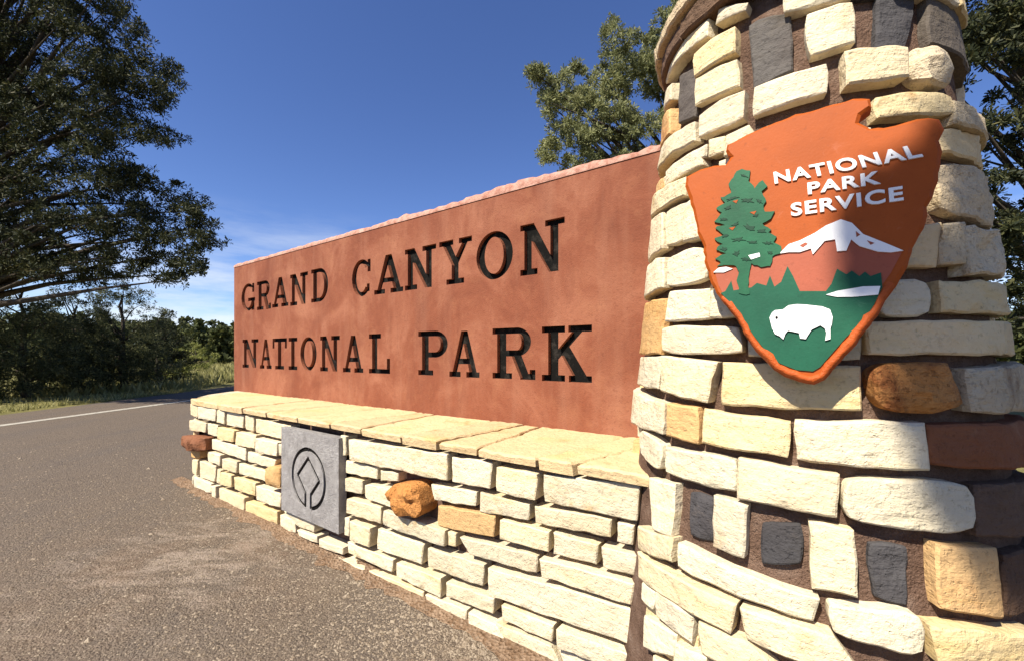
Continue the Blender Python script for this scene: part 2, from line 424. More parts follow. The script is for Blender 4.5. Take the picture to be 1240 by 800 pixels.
# ------------------------------------------------------------------ stone builder
def patch(mapper, size, prot, rnd=.2, rough=.004, back=.06, edge=.012, seed=0, bulge=0.):
    """a dressed stone: mapper(s,t,off) -> point; size in metres; front rises prot above off=0"""
    w, h = size
    def knots(L):
        e = min(edge/L, .2); m = max(3, min(22, int(L/.02)))
        ks = [0, e*.35, e] + [e+(1-2*e)*i/m for i in range(1, m)] + [1-e, 1-e*.35, 1]
        return ks
    S_, T_ = knots(w), knots(h)
    tilt = (.0035*N3((seed, 1, 2), 1.3), .0035*N3((seed, 5, 3), 1.3))
    V = []; nx, ny = len(S_), len(T_)
    k = rnd
    for t in T_:
        for s in S_:
            a, b = 2*s-1, 2*t-1
            # rounded outline
            fa, fb = min(1., h/w), min(1., w/h)
            a2 = a*(1-k*.5*fa*abs(b)**4); b2 = b*(1-k*.5*fb*abs(a)**4)
            s2, t2 = (a2+1)/2, (b2+1)/2
            p0 = mapper(s2, t2, 0)
            d = min(s*w, (1-s)*w, t*h, (1-t)*h)
            eg = edge*(.55+1.5*abs(N3(p0, 19, seed+3)))
            q = min(1., d/eg); hh = -eg*(1-q)
            nse = -abs(N3(p0, 9, seed))*rough*1.6 + N3(p0, 24, seed)*rough*.7 + N3(p0, 60, seed)*rough*.45 + (a*tilt[0]+b*tilt[1])
            ou, ov = N3(p0, 16, seed+5)*.0045*(1+rough*60), N3(p0, 16, seed+9)*.0045*(1+rough*60)
            bl = bulge*(1-a*a)*(1-b*b)
            V.append(mapper(s2+ou/w*min(1, .3+abs(a)), t2+ov/h*min(1, .3+abs(b)), prot+hh+nse+bl))
    Fc = [(j*nx+i, j*nx+i+1, (j+1)*nx+i+1, (j+1)*nx+i) for j in range(ny-1) for i in range(nx-1)]
    ring = [i for i in range(nx)] + [j*nx+nx-1 for j in range(1, ny)] + [(ny-1)*nx+i for i in range(nx-2, -1, -1)] + [j*nx for j in range(ny-2, 0, -1)]
    # the same ring pushed back into the mortar
    st = []
    for t_i in range(ny):
        for s_i in range(nx):
            st.append((S_[s_i], T_[t_i]))
    o0 = len(V)
    for r_ in ring:
        s, t = st[r_]; a, b = 2*s-1, 2*t-1
        fa, fb = min(1., h/w), min(1., w/h)
        a2 = a*(1-k*.5*fa*abs(b)**4); b2 = b*(1-k*.5*fb*abs(a)**4)
        V.append(mapper((a2*.99+1)/2, (b2*.99+1)/2, -back))
    m_ = len(ring)
    for i in range(m_):
        Fc.append((ring[i], o0+i, o0+(i+1) % m_, ring[(i+1) % m_]))
    return V, Fc

def bil(c, s, t):    # c: TL TR BR BL ; t=0 bottom
    top = [c[0][i]*(1-s)+c[1][i]*s for i in range(2)]; bot = [c[3][i]*(1-s)+c[2][i]*s for i in range(2)]
    return [bot[i]*(1-t)+top[i]*t for i in range(2)]

def grow(c, sx, up, dn):
    return [(c[0][0]-sx, c[0][1]+up), (c[1][0]+sx, c[1][1]+up), (c[2][0]+sx, c[2][1]-dn), (c[3][0]-sx, c[3][1]-dn)]
SEED = [0]
def add_stone(name, V, Fc, mat, parent):
    # give each stone its own origin
    c = sum((Vector(v) for v in V), Vector())/len(V)
    o = obj(name, [Vector(v)-c for v in V], Fc, mat, smooth=True)
    o.data.set_sharp_from_angle(angle=R(28))
    o.location = c
    if parent: o.parent = parent
    return o

def wall_stone(q, mat='cream', prot=None, rough=.0035, rnd=None, parent=None, bulge=0., d=None, name='stone'):
    SEED[0] += 1; s_ = SEED[0]*1.37
    d = D_BASE if d is None else d
    c = [on_wall(x, y, d) for x, y in q]
    w = (abs(c[1][0]-c[0][0])+abs(c[2][0]-c[3][0]))/2; h = (abs(c[0][1]-c[3][1])+abs(c[1][1]-c[2][1]))/2
    pr = rng.uniform(-.012, .014) if prot is None else prot
    c = grow(c, -.0012, .0, -.001)
    def mp(s, t, off):
        a, z = bil(c, s, t); return WP(a, z, d-off)
    V, Fc = patch(mp, (max(w, .02), max(h, .02)), pr, rng.uniform(.02, .14) if rnd is None else rnd, rough, .09, .0045, s_, bulge)
    return add_stone(name, V, Fc, M[mat], parent)

def col_stone_az(c, mat='cream', prot=None, rough=.004, rnd=None, parent=None, bulge=0., back=.09):
    SEED[0] += 1; s_ = SEED[0]*1.37
    rm = rad(sum(p[1] for p in c)/4)
    w = (abs(c[1][0]-c[0][0])+abs(c[2][0]-c[3][0]))/2*rm; h = (abs(c[0][1]-c[3][1])+abs(c[1][1]-c[2][1]))/2
    pr = rng.uniform(-.007, .009) if prot is None else prot
    if mat not in ('dark', 'grey'): c = grow(c, .0035/rm, .004, .0005)
    def mp(s, t, off):
        a, z = bil(c, s, t); return CP(a, z, off)
    V, Fc = patch(mp, (max(w, .02), max(h, .02)), pr, rng.uniform(.02, .16) if rnd is None else rnd, rough, back, .005, s_, bulge)
    return add_stone('stone', V, Fc, M[mat], parent)
def col_stone(q, mat='cream', **kw):
    c = []
    for x, y in q:
        a, z, e = on_col(x, y)
        c.append([a, z])
    return col_stone_az(c, mat, **kw)

def Z(ox, oy, s, pts): return [(ox+pts[i]/s, oy+pts[i+1]/s) for i in range(0, len(pts), 2)]

# ------------------------------------------------------------------ the base wall
base = empty('stone_base_wall', WP(-2.2, 0, D_BASE+.5))
tag(base, 'low wall of pale coursed sandstone blocks carrying the red panel', 'wall')
bpy.context.view_layer.update()
def child(o, parent):
    o.parent = parent; o.matrix_parent_inverse = parent.matrix_basis.inverted(); return o

A_L = on_wall(232, 487, D_BASE)[0]                     # left end of the front
A_R = CC.dot(E)
D_BACK = D_PANEL + .30 + (D_PANEL-D_BASE)
end_pts = [(A_L, D_BASE), (A_L-.16, D_BASE+.10), (A_L-.36, D_BASE+.27), (A_L-.52, D_BASE+.5), (A_L-.58, D_BASE+.75)]
far = [(a, D_PANEL*2+.30-d) for a, d in reversed(end_pts)]
def core_poly(inset):
    pts = end_pts+far
    return [(a+inset*1.0, d+(inset if d < D_PANEL else -inset)) for a, d in pts] + [(A_R, D_BACK-inset), (A_R, D_BASE+inset)]
cp = core_poly(.07)
cv = [WP(a, -.05, d) for a, d in cp] + [WP(a, Z_COPE-.036, d) for a, d in cp]
nn = len(cp)
child(obj('mortar_core', cv, [tuple(range(nn, 2*nn)), tuple(range(nn-1, -1, -1))] + [(i, (i+1) % nn, nn+(i+1) % nn, nn+i) for i in range(nn)], M['mortar']), base)

WALL = []
def za(mat, *p, **k): WALL.append((Z(220, 470, 4, p), mat, k))
def zb(mat, *p, **k): WALL.append((Z(400, 500, 4, p), mat, k))
def zc(mat, *p, **k): WALL.append((Z(400, 620, 4.444, p), mat, k))
def zd(mat, *p, **k): WALL.append((Z(580, 550, 3.2, p), mat, k))
c_ = 'cream'; y_ = 'yellow'
za(c_, 36,74, 75,80, 75,140, 36,130); za(c_, 80,85, 165,98, 162,160, 82,145); za(c_, 170,102, 205,110, 205,175, 170,165)
za(c_, 210,112, 290,128, 288,195, 210,180); za(c_, 298,130, 338,138, 338,210, 300,200); za(c_, 350,145, 520,182, 520,262, 350,215)
za(c_, 36,150, 115,168, 112,215, 36,205); za(c_, 118,168, 165,178, 165,235, 120,222); za(y_, 175,185, 255,205, 250,262, 175,245)
za(c_, 260,208, 358,228, 355,292, 260,275); za(c_, 365,238, 470,262, 468,328, 365,305); za(c_, 475,265, 600,290, 600,345, 475,322)
za('brown', 24,222, 135,235, 132,300, 30,292, prot=.05, rough=.022, rnd=.3, bulge=.03)
za(c_, 137,245, 305,290, 303,352, 138,295); za(c_, 315,305, 450,345, 440,390, 315,355)
za('tan', 38,300, 80,305, 80,340, 43,335); za(c_, 125,305, 188,322, 185,375, 128,352); za(c_, 195,338, 265,355, 262,410, 198,390)
za(c_, 270,365, 420,408, 420,460, 270,415); za('tan', 428,375, 500,368, 505,490, 428,455, prot=.035, rough=.01, rnd=.4, bulge=.02)
za(c_, 50,342, 78,345, 75,420, 56,412); za(c_, 82,350, 160,375, 158,455, 85,430); za(c_, 165,390, 187,395, 187,463, 168,458)
za(y_, 190,402, 245,420, 245,480, 190,465); za(y_, 250,428, 350,460, 348,525, 250,490); za(c_, 358,468, 480,510, 478,580, 360,545)
za(c_, 60,425, 145,460, 145,508, 64,478); za(c_, 150,468, 172,472, 172,530, 152,522); za(c_, 178,480, 300,530, 298,592, 180,542)
za(y_, 303,548, 455,600, 455,662, 303,602); za(c_, 465,610, 540,640, 545,705, 465,690); za(c_, 560,680, 660,715, 660,752, 575,715)
za(c_, 670,725, 785,770, 785,806, 672,765); za(y_, 548,712, 640,762, 640,790, 560,738); za(c_, 648,766, 760,815, 760,835, 650,790)
za(c_, 490,500, 620,540, 620,600, 490,570); za(c_, 490,590, 640,650, 640,700, 560,670); za(c_, 630,560, 770,610, 770,660, 630,620)
zb(c_, 50,105, 80,112, 75,205, 50,203); zb(c_, 93,125, 572,197, 570,332, 97,225); zb(c_, 582,212, 785,235, 772,372, 585,332)
zb(c_, 55,228, 218,265, 215,325, 55,290); zb(c_, 235,275, 320,290, 320,332, 235,330)
zb('orange', 290,345, 448,322, 478,495, 325,490, prot=.045, rough=.03, rnd=.45, bulge=.03)
zb(c_, 475,345, 700,385, 695,458, 490,425); zb(c_, 50,310, 145,330, 140,395, 55,380); zb(c_, 160,345, 292,362, 305,462, 165,415)
zb('tan', 508,450, 790,500, 785,612, 510,550); zb(c_, 78,410, 245,455, 245,540, 75,485)
zb(c_, 258,468, 562,565, 555,650, 258,542); zb(c_, 567,575, 602,588, 600,652, 566,642)
zb(c_, 62,505, 90,508, 88,600, 64,592); zb(c_, 98,520, 202,555, 197,648, 100,612); zb(c_, 220,560, 442,640, 432,738, 220,662)
zb(c_, 77,625, 297,715, 290,777, 80,680)
zc(c_, 355,270, 597,355, 595,462, 355,345); zc(c_, 513,195, 817,290, 807,412, 512,300); zc(c_, 615,375, 882,465, 872,552, 615,457)
zc(c_, 25,228, 190,305, 187,355, 45,285); zc(c_, 200,310, 500,430, 495,488, 205,352); zc(c_, 510,440, 737,520, 732,598, 515,502)
zc(c_, 747,530, 895,600, 950,700, 747,605)
zd(c_, 65,45, 230,70, 225,177, 68,145); zd(c_, 245,75, 622,122, 612,264, 248,185)
zd(c_, -8,148, 190,195, 185,262, -8,225); zd(c_, 205,200, 512,255, 505,327, 210,272); zd(c_, 528,265, 602,277, 592,357, 530,342)
zd(c_, 75,255, 267,300, 264,380, 78,332); zd(c_, 280,305, 457,355, 447,437, 280,392); zd(c_, 468,358, 612,398, 600,480, 470,442)
zd(c_, -82,322, 222,398, 214,474, -45,392); zd(c_, 233,400, 602,500, 592,590, 240,474); zd(c_, 28,440, 607,605, 602,750, 30,552)
zd(c_, 80,585, 287,665, 282,730, 85,645); zd(c_, 303,668, 602,775, 602,862, 308,750)
zd(c_, 60,655, 280,742, 320,830, 60,735); zd(c_, 300,760, 602,880, 602,985, 340,850)
for q, mt, k in WALL:
    child(wall_stone(q, mt, **k), base)

# coursed stones round the left end
def end_stones():
    path = [Vector(p) for p in end_pts + far[:3]]
    seg = [(path[i+1]-path[i]).length for i in range(len(path)-1)]; tot = sum(seg)
    def at(l):
        l = min(max(l, 0), tot-1e-4)
        for i, sg in enumerate(seg):
            if l <= sg:
                p = path[i].lerp(path[i+1], l/sg); t = (path[i+1]-path[i]).normalized(); break
            l -= sg
        return p, Vector((-t.y, t.x))
    z = .0
    while z < Z_COPE-.07:
        h = min(rng.uniform(.085, .125), Z_COPE-.045-z)
        l = .015
        while l < tot-.05:
            w = rng.uniform(.14, .32); l2 = min(l+w, tot)
            SEED[0] += 1
            def mp(s, t, off, l=l, l2=l2, z=z, h=h):
                p, nv = at(l2+(l-l2)*s)                       # viewed from outside
                return WP(p.x-(-nv.x if nv.x < 0 else nv.x)*off if False else p.x-abs(nv.x)*off, z+.006+(h-.014)*t, p.y-(off*(-nv.y if False else (1 if p.y < D_PANEL+.15 else -1)*abs(nv.y))))
            V, Fc = patch(mp, (l2-l, h), rng.uniform(-.004, .006)-.002, .2, .004, .05, .01, SEED[0]*1.3)
            child(add_stone('stone', V, Fc, M[rng.choice(['cream', 'cream', 'yellow'])], None), base)
            l = l2+.012
        z += h
end_stones()

# coping slabs: irregular flat stones on the ledge, in front of and behind the panel
jf = [238, 262, 292, 320.5, 359, 398.5, 436, 485.5, 529, 577, 650, 695, 790]
def front_a(x):
    y = 486 + (x-230)*.152
    r = ray(x, y); t = (Z_COPE-EYE)/r.z; p = r*t
    return p.dot(E)
def slab(a0, a1, d0, d1, skew0, skew1, z0, z1, left=None):
    SEED[0] += 1; sd_ = SEED[0]*1.3
    g = .004
    def mp(s, t, off):
        d = d0+(d1-d0)*t
        aa = a0+g+skew0*t; bb = a1-g+skew1*t
        a = aa+(bb-aa)*s
        return WP(a, z1+off, d)
    V, Fc = patch(mp, (a1-a0, abs(d1-d0)), rng.uniform(-.003, .003), .06, .0035, z1-z0, .009, sd_)
    return add_stone('coping_slab', V, Fc, M['cope'], None)
aa = [A_L-.02] + [on_wall(x, 500, D_BASE-.015)[0] for x in jf[1:-1]] + [on_wall(790, 500, D_BASE-.015)[0]+.05]
sk = [-.42]+[rng.uniform(-.10, .16) for _ in aa[1:-1]]+[.25]
for i in range(len(aa)-1):
    o = slab(aa[i], aa[i+1], D_BASE-rng.uniform(.010, .02), D_PANEL+.02, sk[i], sk[i+1], Z_COPE-rng.uniform(.033, .046), Z_COPE)
    child(o, base)
# the rounded end and the rear ledge
for k in range(9):
    a0 = A_L-.1+k*.55
    child(slab(a0, a0+.545, D_PANEL+.29, D_BACK+.02, .02, .02, Z_COPE-.04, Z_COPE), base)
SEED[0] += 1
ez = [(A_L-.12, D_BASE+.08), (A_L-.36, D_BASE+.25), (A_L-.55, D_BASE+.5), (A_L-.6, D_BASE+.74), (A_L-.5, D_PANEL+.3), (A_L-.16, D_BACK), (A_L-.05, D_PANEL+.3), (A_L-.36, D_PANEL+.01)]
ev = [WP(a, Z_COPE-.04, d) for a, d in ez]+[WP(a, Z_COPE-.003, d) for a, d in ez]
k = len(ez)
child(obj('coping_slab', ev, [tuple(range(k, 2*k)), tuple(range(k-1, -1, -1))]+[(i, (i+1) % k, k+(i+1) % k, k+i) for i in range(k)], M['cream']), base)

# ------------------------------------------------------------------ the red panel with carved letters
def rect(x0, y0, x1, y1): return [(x0, y0), (x1, y0), (x1, y1), (x0, y1)]
def arc(cx, cy, ro, so, ri, si, a0, a1, n=20):
    out = []
    for i in range(n):
        p, q = R(a0+(a1-a0)*i/n), R(a0+(a1-a0)*(i+1)/n)
        out.append([(cx+ro*math.cos(p), cy+so*math.sin(p)), (cx+ro*math.cos(q), cy+so*math.sin(q)), (cx+ri*math.cos(q), cy+si*math.sin(q)), (cx+ri*math.cos(p), cy+si*math.sin(p))])
    # one band polygon
    outer = [(cx+ro*math.cos(R(a0+(a1-a0)*i/n)), cy+so*math.sin(R(a0+(a1-a0)*i/n))) for i in range(n+1)]
    inner = [(cx+ri*math.cos(R(a0+(a1-a0)*i/n)), cy+si*math.sin(R(a0+(a1-a0)*i/n))) for i in range(n, -1, -1)]
    return [outer+inner]
s_ = .1
GL = {
 'N': [rect(.10,.04,.24,.96), rect(.72,.04,.86,.96), [(.08,.99),(.30,.99),(.86,.01),(.68,.01)], rect(0,.91,.3,1), rect(0,0,.38,.09), rect(.6,.91,1,1)],
 'A': [[(.10,.04),(.21,.04),(.56,.98),(.42,.98)], [(.42,.98),(.60,.98),(.93,.04),(.73,.04)], rect(.25,.29,.76,.38), rect(0,0,.36,.09), rect(.6,0,1,.09)],
 'C': arc(.5,.5,.5,.5,.30,.41,42,318) + [rect(.84,.66,.95,.97), rect(.80,.12,.90,.3)],
 'G': arc(.5,.5,.5,.5,.30,.41,48,345) + [rect(.78,.02,.95,.42), rect(.52,.36,1,.45), rect(.83,.68,.94,.98)],
 'R': [rect(.12,.04,.31,.96), rect(0,0,.45,.09), rect(0,.91,.6,1), rect(.28,.46,.6,.55)] + arc(.58,.73,.32,.27,.14,.185,-90,90,14) + [[(.46,.5),(.66,.5),(.86,.06),(.68,.04)], rect(.69,0,1,.09), rect(.91,.04,1,.17)],
 'D': [rect(.13,.04,.32,.96), rect(0,0,.52,.09), rect(0,.91,.52,1)] + arc(.5,.5,.5,.5,.30,.41,-90,90,20),
 'Y': [[(.10,.95),(.31,.95),(.58,.46),(.42,.42)], [(.78,.95),(.90,.95),(.58,.44),(.46,.5)], rect(.41,.04,.59,.5), rect(0,.91,.42,1), rect(.64,.91,1,1), rect(.24,0,.76,.09)],
 'O': arc(.5,.5,.5,.5,.29,.41,0,180,20)+arc(.5,.5,.5,.5,.29,.41,180,360,20),
 'T': [rect(.40,.04,.60,.96), rect(0,.91,1,1), rect(0,.7,.10,.95), rect(.90,.7,1,.95), rect(.2,0,.8,.09)],
 'I': [rect(.32,.04,.68,.96), rect(0,.91,1,1), rect(0,0,1,.09)],
 'L': [rect(.16,.04,.38,.96), rect(0,.91,.56,1), rect(0,0,1,.09), rect(.89,.04,1,.36)],
 'P': [rect(.14,.04,.34,.96), rect(0,0,.5,.09), rect(0,.91,.6,1), rect(.3,.42,.6,.51)] + arc(.58,.71,.42,.29,.22,.20,-90,90,16),
 'K': [rect(.14,.04,.32,.96), rect(0,0,.46,.09), rect(0,.91,.46,1), [(.28,.36),(.28,.50),(.70,.95),(.86,.95)], [(.40,.52),(.53,.66),(.93,.05),(.70,.05)], rect(.57,.91,1,1), rect(.58,0,1,.09)],
}
def fatten(poly, w, asp=.8):
    m = len(poly); ar = sum(poly[q][0]*poly[(q+1) % m][1]-poly[(q+1) % m][0]*poly[q][1] for q in range(m)); sg = 1 if ar > 0 else -1
    out = []
    for i in range(m):
        p0, p1, p2 = Vector(poly[i-1]), Vector(poly[i]), Vector(poly[(i+1) % m])
        e1 = Vector(((p1.x-p0.x)*asp, p1.y-p0.y)).normalized(); e2 = Vector(((p2.x-p1.x)*asp, p2.y-p1.y)).normalized()
        n1, n2 = Vector((e1.y, -e1.x))*sg, Vector((e2.y, -e2.x))*sg
        bs = (n1+n2); L = bs.length
        k = w/max(.35, bs.normalized().dot(n1)) if L > 1e-6 else w
        bs = bs.normalized()*k if L > 1e-6 else n1*w
        out.append((p1.x+bs.x/asp, p1.y+bs.y))
    return out
def prism(poly, fn, z0, z1):
    """poly in 2-D; fn(x,y,depth)->point; depth z0..z1"""
    k = len(poly)
    ar = sum(poly[i][0]*poly[(i+1) % k][1]-poly[(i+1) % k][0]*poly[i][1] for i in range(k))
    if ar < 0: poly = poly[::-1]
    V = [fn(x, y, z0) for x, y in poly]+[fn(x, y, z1) for x, y in poly]
    Fc = [tuple(range(k)), tuple(range(2*k-1, k-1, -1))] + [((i+1) % k, i, k+i, k+(i+1) % k) for i in range(k)]
    return V, Fc
def join(parts):
    V, Fc = [], []
    for v, f in parts:
        o = len(V); V += v; Fc += [tuple(i+o for i in q) for q in f]
    return V, Fc
def boolean_cut(target, cut_parts):
    V, Fc = join(cut_parts)
    c = obj('cutter', V, Fc, None)
    bm = bmesh.new(); bm.from_mesh(c.data); bmesh.ops.triangulate(bm, faces=bm.faces[:]); bmesh.ops.recalc_face_normals(bm, faces=bm.faces[:]); bm.to_mesh(c.data); bm.free()
    md = target.modifiers.new('b', 'BOOLEAN'); md.operation = 'DIFFERENCE'; md.object = c; md.solver = 'EXACT'; md.use_self = True
    bpy.context.view_layer.update()
    dg = bpy.context.evaluated_depsgraph_get()
    me = bpy.data.meshes.new_from_object(target.evaluated_get(dg))
    target.modifiers.clear(); old = target.data; target.data = me; bpy.data.meshes.remove(old)
    bpy.data.objects.remove(c)

PL = on_wall(283.5, 400, D_PANEL)[0]; PT = .32
panel = empty('sign_panel', WP((PL+A_R)/2, Z_COPE, D_PANEL+PT/2))
tag(panel, 'long red stucco panel with carved black capital letters on the stone wall', 'sign')
zb0, zt0 = Z_COPE-.01, Z_TOP-.035
def boxpts(a0, a1, z0, z1, d0, d1): return [WP(a, z, d) for d in (d0, d1) for z in (z0, z1) for a in (a0, a1)]
bf = [(0, 1, 3, 2), (5, 4, 6, 7), (4, 0, 2, 6), (1, 5, 7, 3), (2, 3, 7, 6), (4, 5, 1, 0)]
body = obj('panel_body', boxpts(PL, A_R, zb0, zt0, D_PANEL, D_PANEL+PT), bf, M['stucco'])
def zx(v): return 270+v/2.285
L1 = [('G',52,88),('R',95,132),('A',137,180),('N',187,234),('D',245,290),('C',358,410),('A',420,497),('N',505,588),('Y',600,687),('O',703,800),('N',825,943)]
L2 = [('N',55,97),('A',103,134),('T',138,176),('I',182,205),('O',215,258),('N',270,322),('A',333,387),('L',405,461),('P',542,620),('A',628,708),('R',748,862),('K',885,1018)]
cuts, floors = [], []
CUT = .030
for line, zz0, zz1 in ((L1, EYE+.436, EYE+.707), (L2, EYE-.139, EYE+.142)):
    for ch, x0, x1 in line:
        a0 = on_wall(zx(x0), 400, D_PANEL)[0]; a1 = on_wall(zx(x1), 400, D_PANEL)[0]
        jz = rng.uniform(-.003, .003)
        def fn(x, y, dep): return WP(a0+(a1-a0)*x, zz0+jz+(zz1-zz0)*y, D_PANEL+dep)
        fl = []
        for i, pg in enumerate(fatten(g_, .016) for g_ in GL[ch]):
            cuts.append(prism(pg, fn, -.02-.0007*i, CUT+.0006*i))
            pg2 = pg
            fl.append(prism(pg2, fn, CUT-.0035-.0005*i, CUT+.01))
        floors.append(fl)
boolean_cut(body, cuts)
child(body, panel)
for fl in floors:
    V, Fc = join(fl); child(obj('letter', V, Fc, M['black']), panel)
# rough worn top edge
def top_edge():
    V, Fc = [], []
    n = 190; prof = [(-.004, -.01), (-.006, .008), (.004, .022), (.03, .034), (.10, .038), (.2, .036), (.29, .03), (PT+.003, .012), (PT+.003, -.01)]
    for i in range(n+1):
        a = PL-.004+(A_R-PL)*i/n
        x_ = i/n
        for dd, zz in prof:
            p = (a, dd, zz)
            up = .008*N3((a*5, dd*4, 2), 1)+.009*N3((a*17, dd*9, 5), 1)+.006*N3((a*40, dd*20, 9), 1)
            for cx_, amp, wd in ((622, .030, .20), (487, .014, .13), (575, .010, .1), (700, .01, .2)):
                ca = on_wall(cx_, 230, D_PANEL)[0]; up += amp*math.exp(-((a-ca)/wd)**2)*(.7+.6*N3((a*14, 2, 1), 1))*1
            off = .009*N3((a*12, zz*30, 7), 1)+.006*N3((a*33, zz*30, 3), 1)
            lift = max(0, min(1, (zz+.01)/.03))
            V.append(WP(a, zt0+zz+up*lift, D_PANEL+dd+(off+.004)*lift))
    m = len(prof)
    for i in range(n):
        for j in range(m-1):
            Fc.append((i*m+j, (i+1)*m+j, (i+1)*m+j+1, i*m+j+1))
    Fc.append(tuple(range(m)))
    return obj('worn_top_edge', V, Fc, M['worn'], smooth=True)
child(top_edge(), panel)

# ------------------------------------------------------------------ the grey carved plaque
PLQ = [(340.5, 517), (409.8, 529.5), (410.3, 650.5), (341, 613)]
DQ = D_BASE-.028
plq = empty('carved_plaque', WP(*on_wall(376, 640, DQ), DQ))
tag(plq, 'square grey stone plaque carved with a diamond inside a ring', 'plaque')
pc = [on_wall(x, y, DQ) for x, y in PLQ]
qa0 = (pc[0][0]+pc[3][0])/2; qa1 = (pc[1][0]+pc[2][0])/2; qz1 = (pc[0][1]+pc[1][1])/2; qz0 = (pc[2][1]+pc[3][1])/2
pb = obj('slab', boxpts(qa0, qa1, qz0, qz1, DQ, D_BASE+.02), bf, M['plaque'])
ca, cz = on_wall(373, 579, DQ); rx = (on_wall(393, 579, DQ)[0]-on_wall(352.5, 579, DQ)[0])/2; rz_ = (on_wall(373, 542, DQ)[1]-on_wall(373, 616, DQ)[1])/2
tw = .12
emb = arc(0, 0, 1.02, 1.02, .89, .89, -80, 90, 30)+arc(0, 0, 1.02, 1.02, .89, .89, 90, 260, 30)
def bar(p, q, w):
    p, q = Vector(p), Vector(q); t = (q-p).normalized(); n_ = Vector((-t.y, t.x))*w/2
    return [tuple(p+n_), tuple(p-n_), tuple(q-n_), tuple(q+n_)]
dt, dr_, db, dl = (0, .66), (.66, .02), (0, -.5), (-.66, .02)
emb += [bar((0.03, .69), (-.66, .0), tw), bar((-.03, .69), (.66, .0), tw), bar((-.66, .04), (-.14, -.52), tw), bar((.66, .04), (.14, -.52), tw), bar((-.16, -.46), (-.16, -.97), tw), bar((.16, -.46), (.16, -.97), tw)]
def fe(x, y, dep): return WP(ca+rx*x, cz+rz_*y, DQ+dep)
boolean_cut(pb, [prism(pg, fe, -.01-.0004*i, .012+.0004*i) for i, pg in enumerate(emb)])
child(pb, plq)
V, Fc = join([prism(pg, fe, .0085-.0003*i, .016) for i, pg in enumerate(emb)])
child(obj('emblem', V, Fc, M['black']), plq)

# ------------------------------------------------------------------ the round pillar
pil = empty('stone_pillar', CC)
tag(pil, 'tapering round pillar of pale and dark stones at the end of the sign', 'pillar')
H_COL = 2.13
def cone_core():
    V, Fc = [], []; n = 72; zs = [-.05, .5, 1., 1.5, 2., H_COL]
    for z in zs:
        for i in range(n):
            V.append(CP(i*2*math.pi/n, z, -.036))
    for j in range(len(zs)-1):
        for i in range(n):
            Fc.append((j*n+i, j*n+(i+1) % n, (j+1)*n+(i+1) % n, (j+1)*n+i))
    Fc.append(tuple(range((len(zs)-1)*n, len(zs)*n)))
    return obj('mortar_core', V, Fc, M['mortar2'], smooth=True)
child(cone_core(), pil)
PILL = []
def mkz(ox, oy, s):
    def f(mat, *p, **k): PILL.append((Z(ox, oy, s, p), mat, k))
    return f
e, f_, g, h, i_, j, k_, l_ = mkz(760,560,3.3333), mkz(920,560,3.3333), mkz(760,380,3.636), mkz(940,340,3.077), mkz(770,190,3.075), mkz(770,0,3.636), mkz(940,0,4.133), mkz(1040,100,2.667)
D_ = dict(prot=-.02, rnd=.2, rough=.006)
e(c_, 85,65, 185,92, 165,292, 95,268); e('dark', 222,112, 335,150, 330,332, 228,302, **D_); e(c_, 345,138, 475,180, 465,388, 345,348)
f_('dark', -10,246, 178,262, 175,432, -5,425, **D_)
e(c_, 42,258, 182,310, 177,402, 42,345); e(c_, 195,322, 772,560, 750,655, 197,428)
e(c_, 48,362, 437,572, 412,684, 48,462); PILL.append(([(896,735),(1004,768),(1058,832),(906,774)], c_, {}))
e(c_, 52,480, 105,520, 95,592, 52,560); e(c_, 110,518, 257,622, 252,738, 115,622); PILL.append(([(846,752),(906,780),(972,838),(850,792)], c_, {}))
e(c_, 57,612, 187,702, 177,790, 57,752); e(c_, 190,730, 312,790, 300,870, 190,830)
g(c_, 145,58, 485,55, 508,180, 148,174, rnd=.35)
i_('tan', 30,542, 105,530, 86,738, 28,730)
g(c_, 62,198, 140,190, 126,332, 70,325); g(c_, 145,188, 392,215, 348,388, 140,340); PILL.append(([(873,439),(1043,446),(1044,498),(873,491)], y_, {}))
g(c_, 52,345, 165,392, 152,532, 46,500); g('tan', 175,393, 312,415, 306,573, 170,536); g('yellow', 330,428, 717,480, 702,634, 325,567)
h(c_, 75,524, 560,534, 572,714, 80,667); h('brown', 576,540, 1000,530, 1000,712, 582,684)
h('orange', 332,312, 650,300, 722,470, 395,500, rough=.016, rnd=.5, bulge=.015); h('rough', 706,330, 1000,306, 1000,495, 725,492, rough=.008)
h('yellow', 330,158, 850,150, 850,274, 350,278); h('yellow', 865,160, 1000,160, 1000,285, 865,277); h(c_, 395,0, 592,-5, 592,132, 390,136, rnd=.5)
h('yellow', 622,5, 960,0, 960,117, 630,122, rough=.008)
g(c_, 46,505, 150,570, 140,702, 56,622, rnd=.4); g(c_, 155,583, 473,640, 473,794, 160,702, rnd=.3)
PILL.append(([(894,556),(1017,577),(1012,627),(894,604)], c_, {})); f_(c_, 350,62, 872,82, 888,292, 345,238, rnd=.5); f_('umber', 895,98, 1160,90, 1160,302, 890,302)
f_(c_, 208,253, 382,285, 397,554, 220,522); f_('dark', 458,342, 642,355, 632,605, 485,572, **D_); f_('tan', 728,338, 972,360, 1002,642, 745,592); f_('umber', 1020,380, 1160,380, 1170,640, 1030,640, prot=-.01)  # last one: shadow at the right edge put in as a dark stone
f_(c_, 278,576, 662,612, 672,795, 298,692, rnd=.4); f_('yellow', 690,658, 1130,680, 1130,850, 735,820)
i_(c_, 105,75, 240,8, 250,32, 108,117); i_('tan', 68,92, 101,75, 101,115, 70,132); i_(c_, 68,140, 187,83, 187,147, 68,208)
i_(c_, 62,225, 101,208, 101,345, 62,362); i_(c_, 105,205, 182,168, 167,312, 105,337); i_(c_, 182,175, 260,130, 260,300, 178,317)
